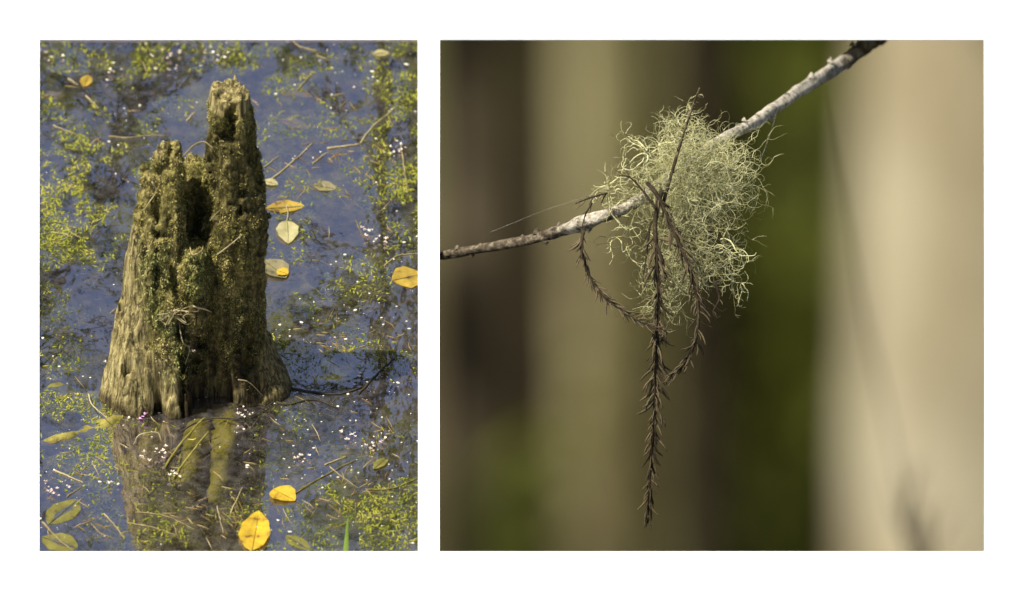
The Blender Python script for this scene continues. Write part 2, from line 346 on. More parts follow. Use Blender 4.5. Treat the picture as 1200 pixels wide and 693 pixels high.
CAVS = [  # capsules cut away: a, b, radius, and how much longer they run towards the viewer
    ((ix(235), -.03, .72), (ix(239), -.05, .42), .0145, 4.5),
    ((ix(250), -.175, -.06), (ix(246), -.165, .17), .062, 1.0),
    ((ix(214), -.155, -.06), (ix(212), -.13, .15), .012, 3.0),
    ((ix(240), -.125, -.06), (ix(238), -.12, .14), .014, 3.0),
    ((ix(259), -.125, -.06), (ix(258), -.11, .16), .012, 3.0),
    ((ix(276), -.13, .04), (ix(274), -.12, .17), .008, 3.0),
    ((ix(291), -.115, .09), (ix(291), -.11, .185), .024, 1.6),
    ((ix(236), .01, .70), (ix(234), -.01, .40), .018, 1.2),
    ((ix(271), -.035, .775), (ix(268), -.05, .70), .021, 3),
    ((ix(262), -.03, .715), (ix(263), -.055, .68), .009, 2.0),
    ((ix(210), -.12, .2), (ix(203), -.10, .37), .017, 2.5),
    ((ix(246), -.12, .0), (ix(250), -.11, .2), .009, 3.0),
    ((ix(262), -.12, .0), (ix(262), -.11, .17), .008, 3.0),
    ((ix(182), -.09, .32), (ix(185), -.05, .62), .012, 3),
    ((ix(180), -.15, -.02), (ix(185), -.12, .13), .004, 2.5),
    ((ix(247), -.08, .30), (ix(250), -.08, .44), .007, 2.5),
    ((ix(285), -.075, .45), (ix(288), -.065, .66), .007, 2.5),
    ((ix(199), -.03, .69), (ix(199), -.03, .64), .006, 3.0),
]
def smin(a, b, k):
    h = np.clip(0.5 + 0.5 * (b - a) / k, 0, 1); return b * (1-h) + a * h - k * h * (1-h)
def stump_sdf(X, Y, Z):
    f = None
    jag = noise(X*60, Y*60, 0, 21) * .012 + noise(X*140, Y*140, 0, 22) * .008
    for rows, top in COLS:
        zr = [r[0] for r in rows]
        cx = np.interp(Z, zr, [ix(r[1]) for r in rows]); cy = np.interp(Z, zr, [r[2] for r in rows]); rr = np.interp(Z, zr, [r[3] for r in rows])
        d = np.hypot(X - cx, Y - cy) - rr
        d = np.maximum(d, (Z - top - jag) * .8)
        f = d if f is None else smin(f, d, .02 if top == .22 else .007)
    for a, b, r, k in CAVS:
        ax, ay, az = a; bx, by, bz = b
        dx, dy, dz = bx-ax, by-ay, bz-az
        t = np.clip(((X-ax)*dx + (Y-ay)*dy + (Z-az)*dz) / (dx*dx+dy*dy+dz*dz), 0, 1)
        qy = Y - (ay + t*dy); qy = np.where(qy < 0, qy / k, qy / 1.3)
        d = np.sqrt((X-ax-t*dx)**2 + qy**2 + (Z-az-t*dz)**2) - r
        f = -smin(-f, d, .008)
    return f
def moss_mask(x, y, z):                      # where moss grows: up on the shards and the shaded middle, not on the bare left foot
    px = x / U + 229; py = 437 - 409.5 * z - 287 * y
    m = sm(330, 215, py + (px - 150) * 0.35 * 0) * .9
    bare = sm(215, 195, px) * sm(270, 350, py) + sm(178, 150, px) * sm(230, 300, py)
    streak = np.exp(-((px - 192) / 20) ** 2) * sm(440, 400, py) * sm(240, 300, py)
    m = np.maximum(m, sm(200, 222, px) * sm(470, 400, py))
    m = np.clip(m - bare, 0, 1) + streak
    m = m + .35 * noise(x*22, y*22, z*14, 31) 
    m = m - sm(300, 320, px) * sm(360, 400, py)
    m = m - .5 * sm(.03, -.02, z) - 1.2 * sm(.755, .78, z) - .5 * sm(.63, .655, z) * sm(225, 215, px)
    return np.clip(m, 0, 1)
def surface_nets():
    h = 0.0037
    xs = np.arange(-.27, .275, h); ys = np.arange(-.27, .2, h); zs = np.arange(-.25, .86, h)
    X, Y, Z = np.meshgrid(xs, ys, zs, indexing='ij')
    X = X.astype('f4'); Y = Y.astype('f4'); Z = Z.astype('f4')
    f = stump_sdf(X, Y, Z).astype('f4')
    near = np.abs(f) < .03
    x, y, z = X[near].astype(float), Y[near].astype(float), Z[near].astype(float)
    mm = moss_mask(x, y, z)
    wob = noise(x*9, y*9, z*5, 40) * .02
    g = -np.abs(noise((x+wob)*30, (y+wob)*30, z*3.5, 41)) * (.008 + .012*sm(.1, .25, z)) - sm(.55, .95, noise((x+wob)*42, (y+wob)*42, z*3, 48)) * .016 + noise((x+wob)*75, (y+wob)*75, z*6, 42) * .005 - np.abs(noise((x+wob)*120, (y+wob)*120, z*9, 46)) * .004
    lump = noise(x*55, y*55, z*48, 43) * .006 + noise(x*110, y*110, z*100, 44) * .0045 
    d = g * (1 - .3*mm) + lump * (.12 + 1.1*mm) + .005 + noise(x*14, y*14, z*8, 45) * .012 * sm(.1, .3, z)
    f[near] = f[near] - d.astype('f4')
    s = f < 0
    def c(a, i, j, k): return a[i:a.shape[0]-1+i, j:a.shape[1]-1+j, k:a.shape[2]-1+k]
    cnt = sum(c(s, i, j, k).astype(np.int8) for i in (0, 1) for j in (0, 1) for k in (0, 1))
    act = (cnt > 0) & (cnt < 8)
    I = np.argwhere(act)
    idx = -np.ones(act.shape, np.int64); idx[act] = np.arange(len(I))
    acc = np.zeros((len(I), 3)); n = np.zeros(len(I))
    cor = [(0,0,0),(1,0,0),(0,1,0),(1,1,0),(0,0,1),(1,0,1),(0,1,1),(1,1,1)]
    for a in range(8):
        for b in range(a+1, 8):
            A, B = np.array(cor[a]), np.array(cor[b])
            if np.abs(A-B).sum() != 1: continue
            fa = f[I[:,0]+A[0], I[:,1]+A[1], I[:,2]+A[2]]; fb = f[I[:,0]+B[0], I[:,1]+B[1], I[:,2]+B[2]]
            cr = (fa < 0) != (fb < 0)
            t = np.where(cr, fa / np.where(cr, fa - fb, 1), 0)
            acc += np.where(cr[:, None], A + t[:, None] * (B - A), 0); n += cr
    V = (I + acc / n[:, None]) * h + np.array([xs[0], ys[0], zs[0]])
    F = []
    for ax in range(3):
        o1, o2 = [q for q in range(3) if q != ax]
        sl0 = [slice(None)] * 3; sl1 = [slice(None)] * 3
        sl0[ax] = slice(0, -1); sl1[ax] = slice(1, None)
        s0, s1 = s[tuple(sl0)], s[tuple(sl1)]
        E = np.argwhere(s0 != s1)
        E = E[(E[:, o1] > 0) & (E[:, o2] > 0) & (E[:, o1] < act.shape[o1]) & (E[:, o2] < act.shape[o2])]
        ins = s0[E[:,0], E[:,1], E[:,2]]
        def cell(d1, d2):
            q = E.copy(); q[:, o1] -= d1; q[:, o2] -= d2; return idx[q[:,0], q[:,1], q[:,2]]
        q = np.stack([cell(1,1), cell(0,1), cell(0,0), cell(1,0)], 1)
        flip = ins if ax != 1 else ~ins
        q = np.where(flip[:, None], q, q[:, ::-1])
        F.append(q)
    F = np.concatenate(F); F = F[(F >= 0).all(1)]
    return V, F
SV, SF = surface_nets()
stump = thing('tree_stump', 'jagged mossy rotten tree stump standing in the pond', 'stump', C)
def stump_parts():
    me = bpy.data.meshes.new('stump_wood')
    me.vertices.add(len(SV)); me.vertices.foreach_set('co', SV.astype('f').ravel())
    me.loops.add(len(SF)*4); me.loops.foreach_set('vertex_index', SF.astype(np.int32).ravel())
    me.polygons.add(len(SF)); me.polygons.foreach_set('loop_start', np.arange(0, len(SF)*4, 4, dtype=np.int32))
    me.update(calc_edges=True); me.validate()
    me.polygons.foreach_set('use_smooth', np.ones(len(me.polygons), bool))
    mk = moss_mask(SV[:,0], SV[:,1], SV[:,2])
    me.attributes.new('tone', 'FLOAT', 'POINT').data.foreach_set('value', mk.astype('f'))
    sx, sy, sz = SV[:,0], SV[:,1], SV[:,2]; spx = sx/U + 229; spy = 437 - 409.5*sz - 287*sy      # wet band at the water, plus shade painted low on the front
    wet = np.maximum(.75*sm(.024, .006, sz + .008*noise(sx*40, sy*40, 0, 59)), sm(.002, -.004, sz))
    wet_shade = np.maximum(wet, sm(204, 216, spx + 8*noise(sx*30, sy*30, sz*8, 56)) * sm(318, 296, spx) * sm(335, 400, spy + 30*noise(sx*40, 0, sz*5, 57)) * sm(.04, .0, sy) * (.8 + .35*noise(sx*70, sy*70, sz*6, 58)))
    wet_shade = np.maximum(wet_shade, .5 * sm(206, 232, spx + 10*noise(sx*25, sy*25, sz*7, 60)) * sm(.06, .0, sy) * sm(.78, .70, sz))      # painted shade, darkens the wood colour over the right half
    me.attributes.new('wet_shade', 'FLOAT', 'POINT').data.foreach_set('value', np.clip(wet_shade, 0, 1).astype('f'))
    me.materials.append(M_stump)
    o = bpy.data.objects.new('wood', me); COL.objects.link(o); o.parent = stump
    nr = np.zeros(len(SV)*3, 'f'); me.vertex_normals.foreach_get('vector', nr) if hasattr(me, 'vertex_normals') else None
    nr = nr.reshape(-1, 3)
    # moss tufts: tiny leaflets standing off the wood
    ok = np.where((mk > .3) & (SV[:,2] > -.01))[0]
    w = mk[ok] ** 1.5 * (.15 + sm(-.35, .25, noise(SV[ok,0]*16, SV[ok,1]*16, SV[ok,2]*9, 53))) * (0.35 + 0.65 * (noise(SV[ok,0]*60, SV[ok,1]*60, SV[ok,2]*45, 51) > -.1))
    pick = RNG.choice(ok, size=64000, p=w/w.sum())
    m = MB()
    p = SV[pick] + RNG.normal(0, .0015, (len(pick), 3)); n = nr[pick]
    t = RNG.normal(0, 1, (len(pick), 3)); t -= n * (t*n).sum(1)[:, None]; t /= np.linalg.norm(t, axis=1)[:, None]
    s = RNG.uniform(.0006, .0015, len(pick))[:, None]; L = RNG.uniform(.001, .0042, len(pick))[:, None]
    tip = p + n*L + t*RNG.normal(0, .003, (len(pick), 1)) + np.array([0, 0, -.0015])
    b = np.cross(n, t)
    v = np.stack([p - t*s, p + t*s, tip + b*s*.6, p + b*s], 1).reshape(-1, 3)
    k = np.arange(len(pick)) * 4
    f = np.concatenate([np.stack([k, k+1, k+2], 1), np.stack([k, k+3, k+2], 1)])
    m.v = v.tolist(); m.f = f.tolist(); m.t = np.repeat(np.clip(RNG.normal(.42, .3, len(pick)) - .26*sm(204, 232, p[:,0]/U + 229) + .5*noise(p[:,0]*28, p[:,1]*28, p[:,2]*16, 55), 0, 1), 4).tolist()  # tone drops on the right half: shade painted into the moss
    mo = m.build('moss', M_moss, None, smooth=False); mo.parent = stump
    tag(mo, 'crumbly olive moss covering the upper stump', kind='stuff')
def fronds():                                # greener feathery moss running down the left front
    spx = SV[:,0]/U + 229; spy = 437 - 409.5*SV[:,2] - 287*SV[:,1]
    cx = np.interp(spy, [270, 330, 400, 450], [178, 183, 196, 200])
    w = np.exp(-((spx - cx)/13)**2) * sm(250, 285, spy) * sm(455, 420, spy) + .7*np.exp(-((spx-226)/14)**2) * np.exp(-((spy-318)/26)**2)
    w = w * (SV[:,1] < .02) * sm(-.4, .2, noise(SV[:,0]*30, SV[:,1]*30, SV[:,2]*20, 54))
    pick = RNG.choice(len(SV), size=5200, p=w/w.sum()); m = MB()
    for k in pick:
        p = Vector(SV[k]); d = Vector((random.gauss(0, .6), -.7 + random.gauss(0, .35), random.uniform(-.9, .3))).normalized(); L = random.uniform(.004, .011)
        sd = d.cross(Vector((random.gauss(0, 1), random.gauss(0, 1), 1))).normalized() * L * .2
        m.add([p, p + d*L*.5 + sd, p + d*L + Vector((0, 0, -.002)), p + d*L*.5 - sd], [(0, 1, 2, 3)], min(1, max(0, random.gauss(.5, .25))))
    o = m.build('feather_moss', mat('feather_moss', [(.2, (.05, .06, .014)), (.5, (.17, .18, .05)), (.85, (.4, .4, .17))], .9, 40, 4, bump=0, tone=.6), None, smooth=False); o.parent = stump
    tag(o, 'paler green feathery moss running down the left front', kind='stuff')
stump_parts()
fronds()
M_gold = mat('golden_algae_root', [(0.25, (0.09, 0.08, 0.012)), (0.5, (0.42, 0.35, 0.045)), (0.8, (0.62, 0.52, 0.1))], 0.85, 34, 6, bump=0.6, tone=.4)
def root(pts, rad, label=None, m_=None):
    m = MB(); q = spline(pts, 26); r = np.interp(np.linspace(0, 1, 26), np.linspace(0, 1, len(rad)), rad)
    m.tube(q, [a for a in r], 16, [float(v) for v in np.clip(.5 + .4*noise(np.arange(26)*.7, 0, 0, 62), 0, 1)])
    m.v = [tuple(Vector(v) + (Vector(v) - q[min(25, k//16)]) * float(.5*noise(v[0]*38, v[1]*38, v[2]*38, 61) + .35*noise(v[0]*90, v[1]*90, v[2]*90, 63))) for k, v in enumerate(m.v)]
    return tag(m.build('root', m_ or M_root, stump), label)
M_root = mat('algae_root', [(0.25, (0.05, 0.045, 0.01)), (0.5, (0.19, 0.165, 0.032)), (0.8, (0.36, 0.31, 0.08))], 0.85, 40, 6, stretch=(1, 1, 1), bump=0.5, tone=.4)
root([G(165, 476, -.03), G(130, 499, -.022), G(95, 510, -.0145), G(62, 518, -.012), G(30, 524, -.02)], [.03, .022, .016, .011, .006], 'long yellow green root reaching left just under the water')
root([G(150, 470, -.03), G(122, 470, -.035), G(100, 466, -.06)], [.04, .028, .014])
root([G(180, 505, -.05), G(172, 535, -.07), G(160, 560, -.1)], [.03, .018, .01])
root([G(266, 470, -.06), G(264, 515, -.042), G(258, 560, -.04), G(248, 590, -.06)], [.035, .03, .025, .012], m_=M_gold)
root([G(236, 475, -.06), G(226, 530, -.035), G(212, 572, -.06)], [.03, .025, .016], m_=M_gold)

# ------------------------------------------------------------------ leaves on the water
def leaf(px, py, L, W, ang, m, label, z=0.004, stem=0.0, tilt=0.0, curl=.1, tipw=1.0, roll=0.0, cup=.12):
    """One fallen leaf: ang is its direction on the water as the picture shows it (degrees, 0 = right)."""
    c = G(px, py, WZ + z)
    o = thing('floating_leaf', label, 'leaf', c, 'fallen leaves on the pond')
    a = math.radians(ang); dv = G(px + math.cos(a), py - math.sin(a), WZ + z) - c
    k = dv.length / U                               # foreshortening of the water plane
    dirv = dv.normalized(); side = Vector((0, 0, 1)).cross(dirv)
    kw = (G(px - math.sin(a), py - math.cos(a), WZ + z) - c).length / U
    Lm, Wm = L * U * k, W * U * kw
    nu, nv = 14, 8; vs = []; fs = []
    R = Matrix.Rotation(math.radians(tilt), 3, side) @ Matrix.Rotation(math.radians(roll), 3, dirv)
    for i in range(nu+1):
        u = i / nu; w = (math.sin(math.pi * u ** tipw) ** .75) * .5
        for j in range(nv+1):
            q = j / nv * 2 - 1
            e = 1 + .05 * math.sin(u*21 + q)
            x = (u - .5) * Lm; y = q * w * Wm * e
            zz = (abs(q) ** 1.5 * cup * w * Wm + math.sin(u*3.1) * curl * .1 * Lm + math.sin(u*9+q*4)*.006*Lm) - .02*Lm*(abs(q) < .1)
            vs.append(R @ (dirv * x + side * y + Vector((0, 0, zz))))
    for i in range(nu):
        for j in range(nv):
            b = i*(nv+1)+j; fs.append((b, b+1, b+nv+2, b+nv+1))
    mb = MB(); mb.add([v + c for v in vs], fs); mb.build('blade', m, o)
    mid = [R @ (dirv * ((u-.5) * Lm) + Vector((0, 0, math.sin(u*3.1)*curl*.1*Lm + .0006))) + c for u in np.linspace(.02, .9, 8)]
    mb = MB(); mb.tube(mid, list(np.linspace(.0013, .0004, 8)), 5, .5); mb.build('midrib', m, o)
    if stem:
        b0 = mid[0]; sd = (R @ dirv)
        mb = MB(); mb.tube(spline([b0, b0 - sd*stem*.5*U*k + side*.004, b0 - sd*stem*U*k + Vector((0, 0, .003))], 8), .0014, 5, .6)
        mb.build('stem', M_straw, o)
    return o
leaf(299, 622, 48, 35, 80, ML_yel, 'large bright yellow oval leaf at the bottom edge of the pond', tipw=.8, stem=0)
leaf(333, 580, 29, 20, -28, ML_yel, 'small bright yellow leaf floating above the large yellow oval leaf', tipw=.75)
leaf(337, 272, 27, 26, -86, ML_pale, 'round pale beige leaf with upright stem beside the stump', stem=18, tipw=.85)
leaf(322, 315, 34, 22, -38, ML_grey, 'grey beige leaf lying against the right edge of the stump', stem=0)
leaf(331, 319, 14, 10, -20, ML_yel, 'small torn yellow leaf on top of the grey beige leaf', z=.007)
leaf(477, 325, 36, 26, 12, ML_ora, 'large ochre leaf cut by the right edge of the pond', z=.0016, curl=0, cup=.015)
leaf(344, 145, 38, 10, -16, ML_ora, 'narrow ochre leaf pointing left, upper of the pair right of the stump top', stem=10, z=-.0035)
leaf(352, 110, 28, 9, -14, ML_ora, 'thin ochre leaf nearest the stump top on its upper right', stem=8, z=-.0035)
leaf(334, 243, 46, 14, 4, ML_ora, 'long dull ochre leaf touching the right side of the stump', z=.0005, curl=0)
leaf(380, 219, 28, 12, -10, ML_grey, 'pale faded leaf half sunk among straws right of the stump', z=.0005, curl=0)
leaf(74, 600, 46, 24, 40, ML_olive, 'olive green sunken leaf near the bottom left corner', z=.0004, curl=0, cup=.03)
leaf(70, 636, 44, 22, -18, ML_olive, 'dull olive leaf in the bottom left corner, below the other sunken leaf', z=.0004, curl=0, cup=.03)
leaf(349, 636, 34, 12, -32, ML_olive, 'slender olive leaf under the water beside the green grass blade', z=.0004, curl=0, cup=.03)
leaf(446, 543, 22, 9, 40, ML_olive, 'small folded green leaf in the weeds at lower right', z=.003)
leaf(446, 63, 20, 8, 4, ML_pale, 'pale leaf near the upper right corner of the pond', z=.002)
leaf(62, 113, 30, 9, 4, ML_ora, 'mustard leaf cut by the left edge of the pond near its top', z=-.003)
leaf(101, 95, 15, 13, 70, ML_ora, 'small ochre round leaf in the upper left of the pond', z=.002)
leaf(317, 214, 18, 8, -16, ML_pale, 'small pale leaf tucked against the stump tower', z=.004)
leaf(70, 460, 40, 20, 12, ML_olive, 'mossy green leaf drifting left of the stump foot', z=-.003)

# ------------------------------------------------------------------ twigs and straws on the water
def twig(name, pts, r, m, label, cat='twig', z=.002, tone=.5, group='twigs and straws afloat on the pond', taper=.5):
    q = [G(p[0], p[1], WZ + (p[2] if len(p) > 2 else z)) for p in pts]
    n = 8 if len(q) == 2 else 14
    q = spline(q, n) if len(q) > 2 else [q[0].lerp(q[1], i/(n-1)) for i in range(n)]
    q = [p + Vector((random.uniform(-1, 1), random.uniform(-1, 1), 0)) * .0012 for p in q]
    r *= .78; mb = MB(); mb.tube([p for p in q], list(np.linspace(r*U, r*U*taper, n)), 6, tone*.85)
    c = q[0]
    o = mb.build(name, m)
    o.data.transform(Matrix.Translation(-c)); o.location = c
    return tag(o, label, cat, group)
T = twig
T('floating_straw', [(333, 190), (338, 172), (366, 168)], .0, M_straw, '', 'straw') if False else None
T('floating_twig', [(384, 174), (400, 172), (421, 169)], 1.8, M_straw, 'pale forked twig crossing the ochre stain right of the stump', tone=.9)
T('floating_straw', [(422, 168), (437, 148), (466, 124)], 1.2, M_straw, 'thin pale straw rising to the upper right from the forked twig', 'straw', tone=.8)
T('floating_straw', [(318, 210), (345, 188), (366, 168)], 1.3, M_straw, 'long pale straw slanting away from the stump tower', 'straw', tone=.8)
T('floating_straw', [(309, 196), (328, 182)], .9, M_straw, 'short thin straw close to the stump tower, left of the long one', 'straw', tone=.7)
T('floating_straw', [(366, 192), (380, 181)], 1.2, M_straw, 'short tan straw under the forked twig', 'straw', tone=.7)
T('floating_twig', [(348, 106), (367, 85)], 1.1, M_straw, 'thin brown stalk standing off the upper ochre leaf', tone=.35)
T('floating_straw', [(219, 141), (228, 131)], 1.3, M_straw, 'short pale straw left of the stump tower', 'straw', tone=.95)
T('floating_twig', [(128, 160), (150, 161.5), (172, 159), (195, 159)], 1.0, M_straw, 'long tan stalk lying left of the stump shards', tone=.45)
T('floating_straw', [(62, 147), (90, 158)], 1.0, M_straw, 'thin tan straw among the weeds at upper left', 'straw', tone=.5)
T('floating_straw', [(80, 92), (92, 100)], 1.4, M_straw, 'short straw next to the small ochre round leaf', 'straw', tone=.5)
T('floating_straw', [(100, 112), (116, 127)], 1.1, M_straw, 'short straw below the small ochre round leaf', 'straw', tone=.7)
T('floating_twig', [(65, 552), (80, 558), (98, 566)], 1.6, M_straw, 'pale twig floating under the long submerged root', tone=.75)
T('floating_twig', [(50, 612), (66, 630), (88, 648)], 1.6, M_straw, 'straight grey twig crossing the dull olive corner leaf', tone=.2)
T('floating_straw', [(122, 602), (134, 615), (146, 632)], 1.0, M_straw, 'thin curved straw at lower left below the stump', 'straw', tone=.6)
T('floating_straw', [(78, 582), (96, 570)], 1.0, M_straw, 'short straw by the tip of the sunken olive leaf', 'straw', tone=.4)
T('floating_straw', [(160, 600), (195, 605), (228, 621)], 1.0, M_straw, 'rusty straw under the stump reflection, upper one', 'straw', tone=.3)
T('floating_straw', [(150, 613), (178, 618), (208, 628)], 1.1, M_straw, 'rusty straw under the stump reflection, lower one', 'straw', tone=.35)
T('floating_straw', [(270, 602), (284, 571)], 1.2, M_straw, 'straight pale straw in the dark reflection of the stump', 'straw', tone=.75)
T('floating_straw', [(254, 593), (259, 612), (262, 625)], .9, M_straw, 'short upright straw left of the large yellow oval leaf', 'straw', tone=.5)
T('floating_twig', [(381, 545), (393, 540), (405, 535)], 1.3, M_straw, 'pale forked straw among the white flecks at right', tone=.8)
T('floating_straw', [(386, 547), (400, 558), (420, 572)], .9, M_straw, 'thin tan straw running down right from the pale forked straw', 'straw', tone=.5)
T('floating_straw', [(340, 582), (372, 562), (418, 538)], 1.4, M_root, 'long olive stalk between the small yellow leaf and the weeds', 'straw', tone=.4)
T('floating_straw', [(470, 170), (474, 200), (478, 226)], 1.3, M_straw, 'upright green tan stalk by the right edge of the pond', 'straw', tone=.35)
T('floating_twig', [(450, 312), (466, 300), (490, 297)], 1.2, M_straw, 'thin tan stalk above the large ochre leaf', tone=.6)
T('floating_straw', [(372, 60), (350, 54), (342, 44)], 1.1, M_straw, 'thin grey straw at the top edge of the pond', 'straw', tone=.5)
T('floating_twig', [(328, 452), (352, 457), (395, 462), (430, 452)], 2.0, M_darktwig, 'dark bent twig floating right of the stump foot', tone=.3)
T('floating_twig', [(310, 466), (336, 474), (366, 468), (396, 478)], 1.8, M_darktwig, 'dark twig lying just below the bent dark twig', tone=.3)
T('floating_twig', [(420, 462), (440, 440), (462, 420)], 1.7, M_darktwig, 'dark slanting twig near the straw clump', tone=.2)
T('floating_straw', [(430, 574), (462, 572), (490, 560)], 1.6, M_root, 'olive stalk under the weeds at the right edge', 'straw', tone=.4)
T('floating_straw', [(60, 272), (80, 276), (70, 282)], 1.0, M_straw, 'pale looped straw among the weeds at left', 'straw', tone=.6)
T('floating_straw', [(107, 262), (122, 255)], 1.0, M_straw, 'short straw in the open water left of the shards', 'straw', tone=.8)
# twigs and stalks held by the stump
wl_twig = T('waterline_twig', [(212, 506, .012), (228, 496, .01), (252, 490, .006), (284, 491, .006), (304, 482, .008), (326, 466, .004), (341, 447, .002)], 1.6, M_darktwig, 'dark grey bent twig lying along the waterline at the stump front', group='stalks caught on the stump', tone=.3)
T('reed_stalk', [(193, 548, .003), (206, 528, .01), (231, 498, .05), (240, 490, .06)], 1.8, M_root, 'olive tan leaning reed stalk against the stump base, left of its twin', 'stalk', group='stalks caught on the stump', tone=.45, taper=.8)
T('reed_stalk', [(203, 562, .003), (214, 544, .008), (244, 506, .05)], 1.8, M_root, 'olive leaning reed stalk rising from the water at the stump base', 'stalk', group='stalks caught on the stump', tone=.6, taper=.8)
T('dry_stalk', [(157, 521, .003), (164, 510, .03), (184, 507, .03), (190, 518, .01)], 1.2, M_straw, 'thin hooked stalk bent over at the left foot of the stump', 'stalk', group='stalks caught on the stump', tone=.8)
T('dry_stalk', [(104, 462, .01), (108, 475, .02), (128, 492, .02)], 1.2, M_straw, 'thin pale stalk left of the stump by the long root', 'stalk', group='stalks caught on the stump', tone=.8)
# on the stump's face, placed just in front of the wood
def on_wood(px, py, off=.006):                      # find the wood under the line of sight
    x = ix(px)
    dxy = np.abs(SV[:,0] - x) < .006
    pv = 437 - 409.5 * SV[:,2] - 287 * SV[:,1]
    sel = np.where(dxy & (np.abs(pv - py) < 4))[0]
    if len(sel) == 0: return C + Vector((x, -.15, (437 - py - 43) / 409.5))
    k = sel[np.argmin(SV[sel, 1] * CT - SV[sel, 2] * ST)]
    y, z = SV[k, 1], SV[k, 2]
    return C + Vector((x, y, z)) - FA * off
def vine(name, pts, r, label, tone=.7, cat='stalk', m=None, off=.006):
    q = spline([on_wood(p[0], p[1], off + (p[2] if len(p) > 2 else 0)) for p in pts], 14)
    mb = MB(); mb.tube(q, list(np.linspace(r*U*.7, r*U*.35, 14)), 6, tone*.9); o = mb.build(name, m or M_straw)
    c = q[0]; o.data.transform(Matrix.Translation(-c)); o.location = c
    return tag(o, label, cat, 'stalks caught on the stump')
vine('dry_stalk', [(209, 378), (214, 398), (222, 412), (217, 430)], 1.3, 'bent tan stalk hanging under the dry grass tangle')
vine('dry_stalk', [(254, 302), (268, 292), (283, 280)], 1.1, 'straight white straw stuck across the stump face', 1.0)
vine('dry_stalk', [(246, 262), (252, 256), (258, 250)], .9, 'thin grey straw beside the dark cleft of the stump', .5)
vine('dry_stalk', [(279, 448), (292, 450), (308, 462)], 1.1, 'curved stalk low on the right flank of the stump', .5)
vine('dry_stalk', [(178, 216), (183, 228), (172, 242), (168, 252)], 1.3, 'curled pale root hair on the left shard', .8)
def arch():
    a, b = on_wood(214, 182), on_wood(250, 178); q = spline([a, a.lerp(b, .35) + UA*.02, a.lerp(b, .7) + UA*.022, b], 14)
    mb = MB(); mb.tube(q, .0014, 6, .4); o = mb.build('dry_stalk', M_straw); o.data.transform(Matrix.Translation(-a)); o.location = a
    tag(o, 'arched stalk bridging the left shard and the tower', 'stalk', 'stalks caught on the stump')
arch()
vine('dry_stalk', [(226, 362), (240, 366), (248, 370)], 1.6, 'short pale broken stick right of the dry grass tangle', .9)
vine('dry_stalk', [(222, 285), (226, 298), (236, 296), (238, 284)], 1.1, 'curled tan tendril on the mossy bulge', .5)

def tangle():
    c = on_wood(205, 368, .012)
    o = thing('dry_grass_tangle', 'tangle of dry pale grass caught on the front of the stump', 'dried grass', c)
    for k in range(14):
        a = random.uniform(-1.2, 1.2); L = random.uniform(.02, .06)
        p1 = c + Vector((math.cos(a) * L * random.choice((-1, 1)), random.uniform(-.02, .0), math.sin(a) * L * .6))
        p2 = p1 + Vector((random.uniform(-.015, .02), 0, random.uniform(-.02, .02)))
        mb = MB(); mb.tube(spline([c + Vector((random.uniform(-.01, .01), 0, random.uniform(-.01, .01))), p1, p2], 8), [.0012]*4+[.0007]*4, 5, random.random())
        mb.build('stalk', M_straw, o)
tangle()

def blossom(px, py, n, spread, label, m=None, wood=False, h=.006):
    m = m or M_petal
    c = on_wood(px, py, .008) if wood else G(px, py, WZ + h)
    o = thing('fallen_blossom', label, 'blossom', c, 'faded blossom bits around the stump')
    for k in range(n):
        q = c + Vector((random.gauss(0, spread*U*.5), random.gauss(0, spread*U*.5) * (0 if wood else 1.3), random.gauss(0, spread*U*.35) if wood else random.uniform(0, .006)))
        mb = MB(); r = random.uniform(.0026, .006)
        for j in range(5):
            a = j*1.256 + random.random(); t = random.uniform(.2, .9)
            d = Vector((math.cos(a), math.sin(a)*.8, t)).normalized(); s = d.cross(Vector((0, .3, 1))).normalized()
            mb.add([q, q + d*r*.6 + s*r*.45, q + d*r*1.2, q + d*r*.6 - s*r*.45], [(0, 1, 2, 3)], random.random())
        mb.build('floret', m, o, smooth=False)
    return o
blossom(166, 494, 6, 7, 'violet pink blossom on the left foot of the stump', M_pink, True)
blossom(148, 497, 9, 10, 'withered brown pink blossom beside the violet one', M_petal, True)
blossom(168, 537, 6, 8, 'pale blossom bit between the hooked stalk and the reeds')
blossom(188, 534, 7, 9, 'pale blossom cluster on the leaning reed stalk', h=.012)
blossom(203, 556, 9, 10, 'pale blossom cluster at the foot of the reeds')
blossom(285, 486, 8, 9, 'tan fluffy blossom on the waterline twig', h=.014)
blossom(197, 70, 14, 22, 'large pale flower spray floating at the top of the pond')
blossom(255, 62, 10, 18, 'pale flower spray at the top edge, right of the large one')
blossom(128, 86, 6, 11, 'small cream flower head left of the large spray')
blossom(470, 178, 10, 14, 'cream blossom by the upright stalk at the right edge')
blossom(447, 283, 8, 10, 'cream blossom floating above the ochre leaf on the right')
blossom(427, 273, 8, 9, 'white petals left of the cream blossom on the right')
blossom(408, 511, 9, 12, 'pink beige flower bits among white flecks at lower right')
blossom(439, 522, 9, 11, 'beige flower bits right of the pink beige ones')
blossom(352, 538, 7, 11, 'white flower bits right of the stump reflection')
blossom(60, 572, 12, 20, 'pinkish flower spray near the left edge, lower pond')
blossom(136, 444, 14, 20, 'withered flower tangle at the left waterline of the stump')
blossom(222, 413, 6, 9, 'white floret hanging on the stump front', None, True)
blossom(131, 566, 5, 9, 'white floret left below the stump reflection')
blossom(62, 66, 6, 14, 'whitish sprig in the top left corner of the pond')

